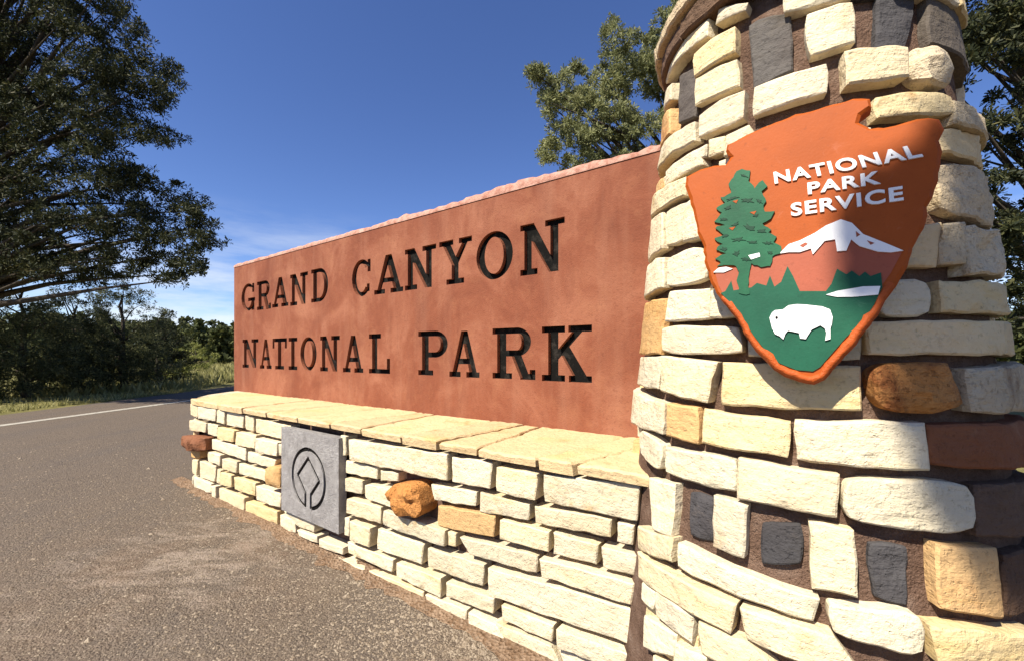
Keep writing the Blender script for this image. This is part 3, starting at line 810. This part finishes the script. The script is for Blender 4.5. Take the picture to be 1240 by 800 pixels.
i_(c_, 57,390, 101,373, 101,492, 48,512); i_(c_, 106,383, 240,330, 262,462, 110,484, rnd=.35); i_(c_, 120,508, 272,490, 267,602, 110,617); i_(c_, 282,498, 420,490, 420,595, 282,600)
j(c_, 368,35, 482,18, 472,50, 350,108); j(c_, 122,322, 320,92, 318,166, 122,370); j('yellow', 255,243, 427,118, 427,228, 255,337); j(c_, 250,348, 437,258, 442,378, 250,467)
j(c_, 275,503, 472,398, 467,523, 275,608); j('grey', 166,335, 246,285, 237,512, 155,555, prot=-.018, rough=.006); j(c_, 108,385, 155,370, 151,442, 106,452); j('tan', 93,500, 150,480, 146,592, 91,642)
j(c_, 98,640, 252,543, 257,622, 93,742); j(c_, 135,753, 312,643, 302,692, 138,802); j(c_, 322,618, 392,605, 387,672, 320,692)
j(c_, 400,600, 492,556, 560,660, 400,690); j('grey', 482,92, 690,20, 697,290, 502,382, prot=-.018, rough=.006)
PILL.append(([(912,107),(1001,77),(1002,111),(912,138)], c_, {}))
k_(c_, 148,70, 398,-5, 402,205, 180,274); k_(c_, 108,-70, 390,-140, 392,-25, 112,42); k_(c_, 353,258, 642,248, 652,392, 358,432)
k_('rough', 700,222, 850,215, 925,430, 688,405, rough=.02, rnd=.5, bulge=.03); k_('yellow', 520,484, 882,468, 887,573, 513,592, rough=.006); k_('rough', 892,503, 970,508, 976,610, 890,622)
k_('dark', 535,-80, 765,-80, 695,225, 528,236, **D_); k_('grey', 785,-60, 905,-60, 912,235, 800,205, prot=-.01)  # black shadow put in as a dark recessed stone, its neighbour's shade as grey
l_('yellow', 272,143, 385,148, 397,228, 268,222, rough=.008); l_('rough', 266,246, 405,270, 442,444, 273,432, rough=.016, rnd=.4)
l_('rough', 282,458, 345,453, 347,590, 268,588, rough=.01); l_('rough', 352,468, 450,474, 503,612, 352,622, rough=.016); l_('yellow', 170,470, 280,455, 266,592, 160,596)
# stones behind the arrowhead sign
for q in ([(868,195),(960,175),(960,230),(868,245)], [(968,170),(1060,150),(1060,215),(968,228)], [(880,255),(990,240),(990,300),(880,312)], [(1000,236),(1120,225),(1110,290),(1000,298)],
          [(890,322),(1000,312),(1000,370),(895,376)], [(1008,308),(1090,300),(1080,360),(1008,366)], [(905,390),(1050,385),(1045,436),(905,432)], [(930,150),(1000,130),(1000,160),(930,178)]):
    PILL.append((q, c_, dict(prot=-.012)))
L_EDGE = R(-86)
for q, mt, kw in PILL:
    c = []
    for x, y in q:
        a, z, ed = on_col(x, y); c.append([a, z])
    # stones at the outline run on round the back of what one sees
    am = min(p[0] for p in c); ax = max(p[0] for p in c)
    if am < R(-56) and min(x for x, y in q) < 800:
        c[0][0] = min(c[0][0], L_EDGE); c[3][0] = min(c[3][0], L_EDGE)
    if ax > R(60):
        for t in (1, 2): c[t][0] = max(c[t][0], R(94))
    child(col_stone_az(c, mt, **kw), pil)
# coursed stones on the parts the picture does not show
def fill(a0, a1, z0, z1, pr=None):
    z = z0
    while z < z1-.03:
        hh = min(rng.uniform(.09, .15), z1-z)
        a = a0
        while a < a1-.06:
            w = rng.uniform(.25, .55); b = min(a+w, a1)
            m_ = rng.choice(['cream', 'cream', 'cream', 'yellow', 'tan', 'dark']) if b-a < .4 else rng.choice(['cream', 'cream', 'yellow'])
            child(col_stone_az([[a+.008, z+hh-.007], [b-.008, z+hh-.007], [b-.008, z+.007], [a+.008, z+.007]], m_, prot=-.016 if m_ == 'dark' else pr), pil)
            a = b
        z += hh
fill(R(96), R(274), .46, H_COL-.02)
fill(R(-34), R(268), .0, .30)
fill(R(20), R(88), .30, .47)
fill(R(-42), R(-20), .30, .42, -.024)
fill(R(0), R(82), 2.0, H_COL-.02)
# cap: flat slabs with a ragged rim
def cap_slab(z0, z1, q, seed, a0, a1, ri=.05, mat='rough'):
    V, Fc = [], []; n = 22
    for i in range(n+1):
        a = a0+(a1-a0)*i/n
        for z, f in ((z0, .985), (z0+.006, 1.), (z1-.008, 1.), (z1, .985)):
            rr = q*f*(1+.02*N3((math.cos(a)*3, math.sin(a)*3, z*14), 1.5, seed)+.012*N3((math.cos(a)*9, math.sin(a)*9, z*20), 1.5, seed))
            V.append(CC+E*(math.sin(a)*rr)-NI*(math.cos(a)*rr)+Vector((0, 0, z+.004*N3((a*4, z, 1), 1))))
        for z in (z1, z0): V.append(CC+E*(math.sin(a)*ri)-NI*(math.cos(a)*ri)+Vector((0, 0, z)))
    for i in range(n):
        for j_ in range(6):
            Fc.append((i*6+j_, (i+1)*6+j_, (i+1)*6+(j_+1) % 6, i*6+(j_+1) % 6))
    Fc += [tuple(range(6)), tuple(range(n*6+5, n*6-1, -1))]
    return obj('cap_slab', V, Fc, M[mat], smooth=False)
for kq, (z0, z1, q, st) in enumerate(((H_COL-.01, H_COL+.05, .405, .3), (H_COL+.054, H_COL+.10, .425, .9))):
    for t in range(6):
        child(cap_slab(z0, z1, q+rng.uniform(-.006, .008), t*2.+kq, st+t*math.pi/3+.008, st+(t+1)*math.pi/3-.008, mat='umber' if kq == 0 else 'rough'), pil)  # lower slabs umber: the shade on them is put into the colour

# ------------------------------------------------------------------ arrowhead sign on the pillar
TILT = BAT
D_AR = CC.dot(NI)-rad(EYE)-.055
AN = Vector((-NI.x, -NI.y, TILT)).normalized()         # outward normal of the sign, leaning back with the pillar
A0 = WP(0, EYE, D_AR)
AX = E.copy(); AY = AN.cross(AX); AY = -AY if AY.z < 0 else AY
def on_ar(px, py):
    r = ray(px, py); o = Vector((0, 0, EYE)); t = (A0-o).dot(AN)/r.dot(AN); p = o+r*t-A0
    return (p.dot(AX), p.dot(AY))
def ap(zx_, zy_): return on_ar(820+zx_/2.222, 110+zy_/2.222)
def pts(*v): return [ap(v[i], v[i+1]) for i in range(0, len(v), 2)]
def AP(x, y, off): return A0+AX*x+AY*y+AN*off
arrow = empty('arrowhead_sign', AP(*ap(370, 780), 0))
tag(arrow, 'orange arrowhead shaped sign with tree, white mountain and bison on the pillar', 'sign')
def layer(name, poly, z0, z1, mat, bevel=0., inset=0.):
    bm = bmesh.new()
    vs_ = [bm.verts.new(AP(x, y, z1)) for x, y in poly]
    f = bm.faces.new(vs_)
    if f.normal.dot(AN) < 0 or True:
        bm.normal_update()
        if f.normal.dot(AN) < 0: f.normal_flip()
    top = bm.faces[:]
    r = bmesh.ops.triangulate(bm, faces=top, quad_method='BEAUTY', ngon_method='EAR_CLIP')
    ring = vs_; m = len(ring)
    ctr = Vector((sum(p[0] for p in poly)/m, sum(p[1] for p in poly)/m))
    low = []
    prev = ring
    if bevel:
        mid = []
        for i, (x, y) in enumerate(poly):
            a = Vector(poly[i-1]); b = Vector(poly[(i+1) % m]); t = (b-a).normalized(); nn_ = Vector((t.y, -t.x))
            ar = sum(poly[q][0]*poly[(q+1) % m][1]-poly[(q+1) % m][0]*poly[q][1] for q in range(m))
            if ar < 0: nn_ = -nn_
            w = bevel*(1+.5*N3((x*40, y*40, 1), 1)); mid.append(bm.verts.new(AP(x+nn_.x*w, y+nn_.y*w, z1-bevel*.8)))
        for i in range(m): bm.faces.new((ring[i], ring[(i+1) % m], mid[(i+1) % m], mid[i]))
        prev = mid
        low = [bm.verts.new(v.co-AN*((z1-bevel*.8)-z0)) for v in mid]
    else:
        low = [bm.verts.new(AP(x, y, z0)) for x, y in poly]
    for i in range(m): bm.faces.new((prev[i], prev[(i+1) % m], low[(i+1) % m], low[i]))
    bmesh.ops.recalc_face_normals(bm, faces=bm.faces[:])
    me = bpy.data.meshes.new(name); bm.to_mesh(me); bm.free(); me.materials.append(mat)
    o = bpy.data.objects.new(name, me); COL.objects.link(o)
    return child(o, arrow)
def densify(poly, step, amp, seed):
    out = []
    for i in range(len(poly)):
        a, b = Vector(poly[i]), Vector(poly[(i+1) % len(poly)]); n_ = max(1, int((b-a).length/step))
        for q in range(n_):
            p = a.lerp(b, q/n_); out.append((p.x+amp*N3((p.x*60, p.y*60, seed), 1), p.y+amp*N3((p.x*60, p.y*60, seed+7), 1)))
    return out
OUT = pts(200,110, 300,70, 400,40, 475,20, 520,22, 525,38, 495,60, 488,85, 520,100, 560,98, 620,82, 680,70, 708,72, 714,100, 704,130, 711,160, 707,200, 699,240, 690,285, 672,310, 672,335, 660,365, 635,420, 618,470, 590,520, 560,560,
          540,600, 505,640, 480,680, 450,710, 420,745, 395,775, 370,786, 330,780, 290,765, 260,745, 225,710, 200,680, 180,650, 160,610, 135,580, 105,545, 85,500, 75,460, 72,420, 55,380, 45,330, 35,290, 22,255, 25,230, 60,212, 100,200, 130,198, 145,178, 130,160, 134,145)
out2 = densify(OUT, .012, .0028, 3)
def shrink(poly, w):
    m = len(poly); ar = sum(poly[q][0]*poly[(q+1) % m][1]-poly[(q+1) % m][0]*poly[q][1] for q in range(m)); sg = 1 if ar > 0 else -1
    o = []
    for i, (x, y) in enumerate(poly):
        a = Vector(poly[i-2]); b = Vector(poly[(i+2) % m]); t = (b-a).normalized(); o.append((x-t.y*w*sg, y+t.x*w*sg))
    return o
layer('board', shrink(out2, .006), -.034, 0, M['p_orange'], bevel=.007)
# raised rim along the lower sides
rimo = [q for q in range(len(out2))]
def rim():
    low = [p for p in out2]
    ys = ap(100, 545)[1]
    sel = [i for i, p in enumerate(low) if p[1] < ys]
    # contiguous run of outline points below that height
    start = next(i for i in range(len(low)) if low[i][1] < ys and low[i-1][1] >= ys)
    run = []; i = start
    while low[i % len(low)][1] < ys: run.append(low[i % len(low)]); i += 1
    n_ = len(run); V, Fc = [], []
    ctr = Vector(ap(350, 560))
    for q, p in enumerate(run):
        a = Vector(run[max(q-2, 0)]); b = Vector(run[min(q+2, n_-1)]); t = (b-a).normalized()
        nv = Vector((-t.y, t.x)); nv = nv if (ctr-Vector(p)).dot(nv) > 0 else -nv
        fade = min(1, q/6, (n_-1-q)/6)
        sc_ = .75+.9*abs(N3((q*.23, 2.2, 1), 1))
        for w, hz in ((-.002, -.016), (.002, .004*fade), (.007*sc_, .008*fade*sc_), (.014*sc_, .007*fade), (.019*sc_, -.003)):
            pp = Vector(p)+nv*w*(1+.25*N3((p[0]*50, p[1]*50, w*90), 1)); V.append(AP(pp.x, pp.y, hz+.0012))
    for q in range(n_-1):
        for z in range(4): Fc.append((q*5+z, (q+1)*5+z, (q+1)*5+z+1, q*5+z+1))
    return obj('rim', V, Fc, M['p_rim'], smooth=True)
child(rim(), arrow)
layer('mountain_slope', pts(103,492, 150,478, 280,440, 340,412, 400,395, 455,385, 520,415, 605,434, 575,490, 545,532, 545,560, 130,560, 112,525), 0, .0016, M['p_red'])
layer('meadow', pts(118,545, 130,540, 146,512, 152,538, 200,530, 215,518, 240,525, 250,498, 262,528, 280,515, 297,473, 312,500, 330,540, 400,540, 415,520, 430,480, 455,495, 470,485, 490,500, 505,488, 520,500, 548,490, 552,530, 530,575, 500,622, 455,662, 420,702, 385,742, 365,754, 320,750, 275,732, 240,702, 205,657, 160,587), 0, .0032, M['p_green'])
layer('snow_peak', pts(275,440, 300,415, 330,405, 370,385, 400,365, 440,348, 470,358, 500,388, 560,412, 608,432, 575,437, 540,435, 490,420, 468,402, 455,432, 430,434, 425,402, 397,406, 365,442, 360,426, 330,436, 300,436), 0, .0048, M['p_white'])
for pg in (pts(330,418, 345,410, 352,414, 338,424), pts(480,380, 492,390, 482,396), pts(510,405, 530,412, 520,417)):
    layer('rock_mark', pg, .004, .0056, M['p_red'])
layer('lake', pts(400,550, 430,540, 500,528, 546,527, 540,550, 470,556, 430,556), .001, .0052, M['p_white'])
layer('snow_patch', pts(98,490, 112,478, 132,475, 150,480, 126,490), 0, .0042, M['p_white'])
layer('conifer', densify(pts(150,235, 160,220, 175,213, 195,222, 192,245, 202,250, 212,264, 222,250, 232,245, 240,258, 230,272, 233,288, 242,300, 236,312, 240,326, 257,330, 252,348, 232,358, 252,374, 246,384, 266,395, 262,408, 276,420, 279,440, 258,450, 250,470, 225,476, 200,465, 194,490, 194,548, 164,548, 166,490, 158,475, 130,470, 105,476, 122,462, 103,454, 132,440, 103,430, 122,412, 99,400, 128,390, 106,375, 127,362, 101,354, 122,330, 108,320, 127,305, 118,290, 147,280, 138,256), .006, .006, 5), .001, .0052, M['p_tree'])
for pg in (pts(192,445, 222,438, 224,448, 200,456), pts(150,300, 165,296, 160,306), pts(196,330, 214,326, 208,336), pts(140,372, 158,368, 150,378)):
    layer('sky_gap', pg, .0045, .0062, M['p_orange'] if pg[0][1] > ap(0, 400)[1] else M['p_white'])
for bx0, by0, bw in [(158,238,22),(182,232,16),(168,262,26),(205,272,22),(150,292,24),(190,298,26),(222,300,18),(138,318,24),(172,330,28),(212,338,24),(128,348,20),(158,362,26),(196,372,28),(228,380,22),(132,392,22),(166,402,26),(206,410,28),(246,412,22),(128,428,20),(160,440,24),(226,430,20),(252,438,18),(146,462,22),(186,455,20)]:
    if rng.random() < .2: continue
    n_ = 13; pg = []; sx_, sy_ = rng.uniform(.7, 1.4), rng.uniform(.28, .6); sl = rng.uniform(-.1, .4)*(1 if bx0 > 180 else -1)
    for q in range(n_):
        a = q*2*math.pi/n_; rr = bw*(.30+.45*rng.random()*(q % 2))
        pg.append(ap(bx0+rr*sx_*math.cos(a)+rng.uniform(-1, 1), by0+rr*sy_*math.sin(a)+rr*sl*math.cos(a)))
    layer('bough', pg[::-1], .004, .0064, M['p_bough'])
layer('bison', pts(249,612, 256,598, 264,592, 285,590, 300,579, 322,576, 345,577, 390,582, 411,590, 418,610, 416,628, 412,640, 412,668, 398,672, 401,652, 397,640, 385,632, 362,643, 352,658, 346,668, 331,666, 328,652, 310,648, 298,646, 291,655, 286,669, 276,660, 264,655, 256,640), .002, .0072, M['p_white'])
layer('bison_eye', pts(264,610, 270,607, 272,613, 267,616), .006, .0082, M['black'])

def text_mesh(word):
    cu = bpy.data.curves.new('t', 'FONT'); cu.body = word; cu.size = 1; cu.offset = .028; cu.resolution_u = 4; cu.fill_mode = 'FRONT'; cu.space_character = 1.12
    o = bpy.data.objects.new('t', cu); COL.objects.link(o); bpy.context.view_layer.update()
    me = bpy.data.meshes.new_from_object(o.evaluated_get(bpy.context.evaluated_depsgraph_get()))
    bpy.data.objects.remove(o); bpy.data.curves.remove(cu); return me
def word(txt, TL, TR, BR, BL, hz):
    c = [ap(*TL), ap(*TR), ap(*BR), ap(*BL)]
    n_ = len(txt)
    me = text_mesh(txt)
    xs = [v.co.x for v in me.vertices]; ys = [v.co.y for v in me.vertices]; x0, x1, y0, y1 = min(xs), max(xs), min(ys), max(ys)
    bm = bmesh.new(); bm.from_mesh(me); bpy.data.meshes.remove(me)
    for v in bm.verts:
        s, t = (v.co.x-x0)/(x1-x0), (v.co.y-y0)/(y1-y0); x, y = bil(c, s, t); v.co = AP(x, y, hz)
    ext = bmesh.ops.extrude_face_region(bm, geom=bm.faces[:])
    for v in [q for q in ext['geom'] if isinstance(q, bmesh.types.BMVert)]: v.co -= AN*(hz+.001)
    bmesh.ops.recalc_face_normals(bm, faces=bm.faces[:])
    # one mesh per letter
    bm.verts.ensure_lookup_table()
    seen = set(); isl = []
    for v in bm.verts:
        if v in seen: continue
        st = [v]; comp = set()
        while st:
            q = st.pop()
            if q in comp: continue
            comp.add(q); st += [e_.other_vert(q) for e_ in q.link_edges]
        seen |= comp; isl.append(comp)
    for comp in isl:
        idx = {v: i for i, v in enumerate(comp)}
        fc = [tuple(idx[v] for v in f.verts) for f in bm.faces if f.verts[0] in comp]
        child(obj('letter', [v.co.copy() for v in comp], fc, M['p_white']), arrow)
    bm.free()
word('NATIONAL', (259,221), (643,146), (662,180), (263,253), .004)
word('PARK', (350,250), (545,217), (548,252), (352,281), .004)
word('SERVICE', (305,305), (606,258), (609,297), (307,340), .004)
# ------------------------------------------------------------------ trees
def tube(path, r0, r1, n=7):
    V, Fc = [], []
    m = len(path)
    for i, p in enumerate(path):
        a = path[max(i-1, 0)]; b = path[min(i+1, m-1)]; t = (b-a)
        t = t.normalized() if t.length > 1e-6 else Vector((0, 0, 1))
        u = t.cross(Vector((.31, .2, .93))).normalized(); w = t.cross(u)
        q = r0+(r1-r0)*i/(m-1)
        for k in range(n):
            an = k*2*math.pi/n; V.append(p+(u*math.cos(an)+w*math.sin(an))*q)
    for i in range(m-1):
        for k in range(n): Fc.append((i*n+k, i*n+(k+1) % n, (i+1)*n+(k+1) % n, (i+1)*n+k))
    return V, Fc
def leaves(cl, per, size, asp=.34, up=.3):
    """cl: array (n,4): x y z radius -> quads of needles gathered into tufts"""
    cl = np.asarray(cl, float); n = len(cl)
    # each clump holds several small tufts, each tuft a burst of needles
    tuft = 7
    tc = np.repeat(cl, tuft, 0)
    d = nrg.normal(size=(len(tc), 3)); d /= np.linalg.norm(d, axis=1)[:, None]
    tc = np.concatenate([tc[:, :3]+d*(tc[:, 3:]*nrg.uniform(.25, 1, (len(tc), 1))**.6)*np.array([1, 1, .58]), tc[:, 3:]*.33], 1)
    k = max(2, per//tuft)
    c = np.repeat(tc, k, 0); m = len(c)
    dr = nrg.normal(size=(m, 3)); dr[:, 2] += up; dr /= np.linalg.norm(dr, axis=1)[:, None]
    o = c[:, :3]+dr*c[:, 3:]*nrg.uniform(.1, .9, (m, 1))
    sd_ = np.cross(dr, nrg.normal(size=(m, 3))); sd_ /= np.linalg.norm(sd_, axis=1)[:, None]+1e-9
    L = size*nrg.uniform(.6, 1.4, (m, 1)); w = L*asp*.5
    a = o-sd_*w*.6; b = o+sd_*w*.6; e1 = o+dr*L+sd_*w; e0 = o+dr*L-sd_*w
    return np.stack([a, b, e1, e0], 1).reshape(-1, 3)
def make_tree(name, label, basep, height, clumps, per, size, leafmat, lean=(0, 0), tr=.16, group=None, nbr=60, cat='tree'):
    root = empty(name, basep); tag(root, label, cat, group)
    bx_ = Vector(basep)
    tp = [bx_+Vector((lean[0]*(i/8)**1.4+.08*math.sin(i*1.7), lean[1]*(i/8)**1.4+.08*math.cos(i*2.1), height*i/8)) for i in range(9)]
    tp[0].z -= .1
    parts = [tube(tp, tr, tr*.2, 9)]
    child(obj('trunk', *parts[0], M['bark'], smooth=True), root)
    bp = []
    idx = list(range(len(clumps))); rng.shuffle(idx)
    for i in idx[:nbr]:
        c = Vector(clumps[i][:3]); zz = bx_.z+max(.25*height*.3, min(height*.92, (c.z-bx_.z)*rng.uniform(.55, .85)))
        fr = (zz-bx_.z)/height*8; i0 = min(int(fr), 7); s = tp[i0].lerp(tp[i0+1], fr-i0)
        mid = s.lerp(c, .5)+Vector((rng.uniform(-.12, .12), rng.uniform(-.12, .12), rng.uniform(-.05, .18)))*(c-s).length*.5
        path = [s, s.lerp(mid, .55), mid, mid.lerp(c, .5)+Vector((0, 0, .03)), c]
        ln = (c-s).length
        bp.append(tube(path, min(tr*.5, .012+ln*.016), .005, 5))
    if bp: child(obj('branches', *join(bp), M['bark'], smooth=True), root)
    V = leaves(clumps, per, size)
    o = np_obj('crown', V-np.array(basep), None, leafmat); o.parent = root
    return root

def pip(x, y, poly):
    ins = False; n_ = len(poly)
    for i in range(n_):
        x1, y1 = poly[i]; x2, y2 = poly[(i+1) % n_]
        if (y1 > y) != (y2 > y) and x < (x2-x1)*(y-y1)/(y2-y1)+x1: ins = not ins
    return ins
def unproj(px, py, Y): return Vector(((px-620)/F*Y, Y, EYE+(HORIZON-py)/F*Y))

# tall juniper whose limbs hang into the picture from the left
def big_left():
    poly = [(-330, -170), (120, -90), (142, -20), (160, 20), (188, 55), (212, 88), (222, 112), (205, 128), (188, 137), (215, 152), (224, 170), (200, 176), (165, 172), (146, 186), (156, 200), (186, 208), (214, 214),
            (238, 234), (250, 262), (266, 284), (268, 300), (244, 308), (250, 326), (226, 340), (170, 336), (120, 344), (60, 336), (-60, 330), (-330, 300)]
    cl = []
    while len(cl) < 1250:
        px, py = rng.uniform(-150, 275), rng.uniform(-130, 348)
        if not pip(px, py, poly): continue
        if px > -20 and N3((px*.011, py*.02, 4), 1.6) < -.42: continue            # gaps of sky
        Y = 9.5+rng.uniform(-1.5, 1.3)*(1 if px < 120 else .7)
        p = unproj(px, py, Y); cl.append((p.x, p.y, p.z, rng.uniform(.16, .38)))
    make_tree('juniper_tree', 'tall dark juniper whose limbs spread over the road at left', (-13.0, 9.4, 0), 10.2, cl, 230, .055, M['leaf_dark'], (1.2, .2), .34, nbr=150)
big_left()

def dome(cx, cy, rx_, ry_, h_, n_, z0=.1, r=(.2, .4), shape=.9):
    cl = []
    while len(cl) < n_:
        x, y = rng.uniform(-1, 1), rng.uniform(-1, 1); z = rng.uniform(0, 1)
        q = math.hypot(x, y); lim = (1-z**1.7)**.5*(.80+.30*N3((x*2+cx, y*2+cy, z*2.5), 1.3))
        if z < .2: lim *= .75+z*1.25
        if q > lim or (q < lim*.45 and rng.random() < .75): continue
        cl.append((cx+x*rx_, cy+y*ry_, z0+z*h_, rng.uniform(*r)))
    return cl
G = 'pinyons along the far side of the road'
# (px, depth, half width, height)
for i, (px, Y, rr, hh, n_, lm, lab) in enumerate([
        (-60, 9.9, 1.7, 2.8, 100, 'leaf_mid', 'dark bushy pinyon at the left picture edge, under the tall juniper'),
        (28, 11.1, 1.6, 3.4, 180, 'leaf_mid', 'rounded dark pinyon by the road, second from the picture edge'),
        (92, 12.5, 1.5, 3.0, 150, 'leaf_mid', 'low dark pinyon between two taller pinyons across the road'),
        (148, 13.7, 1.7, 3.6, 230, 'leaf_mid', 'tallest pinyon of the roadside row, with a pointed top'),
        (192, 15.9, 1.25, 2.9, 130, 'leaf_dark', 'darkest narrow pinyon at the right end of the roadside row')]):
    X = (px-620)/F*Y
    make_tree('pinyon_tree', lab, (X, Y, 0), hh*.85, dome(X, Y, rr, rr, hh, n_, .12, (.16, .34)), 150, .055, M[lm], tr=.11, group=G, nbr=40)
for px, Y, rr, hh, lab in ((238, 27.0, 1.5, 1.9, 'sunlit yellow green shrub just left of the red panel'), (206, 17.5, .9, 1.2, 'low olive shrub at the foot of the roadside pinyons')):
    X = (px-620)/F*Y
    make_tree('shrub', lab, (X, Y, 0), hh*.6, dome(X, Y, rr, rr, hh, 60, .05, (.12, .25)), 110, .08, M['leaf_yel'], tr=.05, nbr=20, cat='shrub', group='shrubs beside the road')

# sunlit pinyon behind the panel
def behind_panel():
    poly = [(640, 78), (668, 92), (700, 78), (720, 88), (735, 70), (722, 20), (740, 22), (765, 40), (790, 36), (830, -20), (960, -60), (1000, 220), (700, 225), (655, 190), (668, 160), (660, 140), (655, 112)]
    cl = []
    while len(cl) < 820:
        px, py = rng.uniform(638, 1000), rng.uniform(-60, 225)
        if not pip(px, py, poly): continue
        if px < 800 and N3((px*.016, py*.02, 9), 1.7) < -.28: continue
        Y = 7.2+rng.uniform(-.7, .9); p = unproj(px, py, Y); cl.append((p.x, p.y, p.z, rng.uniform(.10, .22)))
    cl += dome(3.2, 7.6, 1.9, 1.3, 3.6, 120, .5, (.2, .36))
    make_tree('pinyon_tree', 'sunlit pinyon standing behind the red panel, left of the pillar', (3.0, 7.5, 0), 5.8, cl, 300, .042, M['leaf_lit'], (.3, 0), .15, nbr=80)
behind_panel()
# dark juniper behind the pillar
def behind_pillar():
    poly = [(1060, -200), (1500, -200), (1500, 420), (1180, 400), (1120, 300)]
    cl = []
    while len(cl) < 560:
        px, py = rng.uniform(1060, 1500), rng.uniform(-200, 420)
        if not pip(px, py, poly): continue
        if N3((px*.012, py*.016, 21), 1.6) < -.22: continue
        Y = 5.0+rng.uniform(-.9, 1.3); p = unproj(px, py, Y); cl.append((p.x, p.y, p.z, rng.uniform(.12, .25)))
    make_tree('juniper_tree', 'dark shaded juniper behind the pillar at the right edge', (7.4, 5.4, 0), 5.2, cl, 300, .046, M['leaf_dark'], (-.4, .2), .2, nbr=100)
behind_pillar()
# tree behind the camera whose outer limb shades the pillar's right flank
def shade_tree():
    cl = []
    def put(ang, z, off, dist, r, jit):
        p = CP(ang, z, off)+sv*dist
        cl.append((p.x+rng.uniform(-jit, jit), p.y+rng.uniform(-jit, jit), p.z+rng.uniform(-jit, jit), r))
    for q in range(75):
        px, py = rng.uniform(1080, 1330), rng.uniform(300, 610)
        if (px < 1160 and py > 510) or (px < 1178 and 420 < py <= 510) or (py < 420 and px < 1165) or (px > 1160 and py < 345): continue
        a, z, ed = on_col(min(px, 1225), py)
        if px > 1225: a += (px-1225)*.006
        put(a, z, 0, 6+rng.uniform(-.5, .5), rng.uniform(.05, .085), .02)
    for q in range(16):
        px, py = rng.uniform(1062, 1120), rng.uniform(238, 345)
        p = AP(*on_ar(px, py), 0)+sv*6.2
        cl.append((p.x, p.y, p.z, .022))
    for q in range(150):
        ang = rng.uniform(0, 6.28); rr = rng.uniform(.3, 1.9); z = rng.uniform(4.2, 8)
        cl.append((.6+rr*math.cos(ang), -3.9+rr*math.sin(ang), z, rng.uniform(.2, .35)))
    make_tree('pinyon_tree', 'tall pinyon standing behind the photographer, outside the picture', (.4, -4.0, 0), 8.2, cl, 130, .06, M['leaf_mid'], (.2, 0), .2, nbr=25)
shade_tree()

# far wood and meadow
def far_wood():
    parts = []
    cl = []
    for i in range(620):
        az = nrg.uniform(-1.05, 1.15); dist = nrg.uniform(55, 120)
        x, y = math.sin(az)*dist, math.cos(az)*dist
        hh = nrg.uniform(4.2, 6.6)*(dist/85)**.9
        for q in range(9):
            z = nrg.uniform(.1, 1); r = (1-z*.75)*hh*.24
            cl.append((x+nrg.normal()*r*.6, y+nrg.normal()*r*.6, z*hh, r*.7+.25))
    V = leaves(cl, 84, .42, .6)
    tag(np_obj('far_forest', V, None, M['leaf_far']), 'far dark green wood along the horizon beyond the meadow', 'forest', kind='stuff')
far_wood()
def meadow():
    n_ = 26000
    az = nrg.uniform(-.95, .3, n_); dist = 17+40*nrg.uniform(0, 1, n_)**1.4
    x, y = np.sin(az)*dist, np.cos(az)*dist
    keep = x < -11.0-np.maximum(0, y-15)*.08
    x, y = x[keep], y[keep]; m = len(x)
    h_ = nrg.uniform(.12, .4, m); w = nrg.uniform(.02, .06, m); a = nrg.uniform(0, 6.28, m)
    dx, dy = np.cos(a)*w, np.sin(a)*w; lx, ly = nrg.normal(size=m)*.12, nrg.normal(size=m)*.12
    V = np.stack([np.stack([x-dx, y-dy, 0*x-.01], 1), np.stack([x+dx, y+dy, 0*x-.01], 1), np.stack([x+lx, y+ly, h_], 1)], 1).reshape(-1, 3)
    tag(np_obj('meadow_grass', V, None, M['grass'], k=3), 'dry yellow grass of the meadow beyond the road', 'grass', kind='stuff')
meadow()
# grassy verge beneath the roadside trees
def verge():
    n_ = 9000
    y = nrg.uniform(5, 22, n_); x = -10.0-nrg.uniform(0, 1, n_)**2*5-np.maximum(0, y-13)*.35
    h_ = nrg.uniform(.02, .14, n_)*(.4+nrg.uniform(0, 1, n_)); w = nrg.uniform(.006, .016, n_); a = nrg.uniform(0, 6.28, n_)
    dx, dy = np.cos(a)*w, np.sin(a)*w; lx, ly = nrg.normal(size=n_)*.04, nrg.normal(size=n_)*.04
    V = np.stack([np.stack([x-dx, y-dy, 0*x-.01], 1), np.stack([x+dx, y+dy, 0*x-.01], 1), np.stack([x+lx, y+ly, h_], 1)], 1).reshape(-1, 3)
    tag(np_obj('verge_grass', V, None, M['grass'], k=3), 'tufts of dry grass on the verge under the roadside trees', 'grass', kind='stuff')
verge()
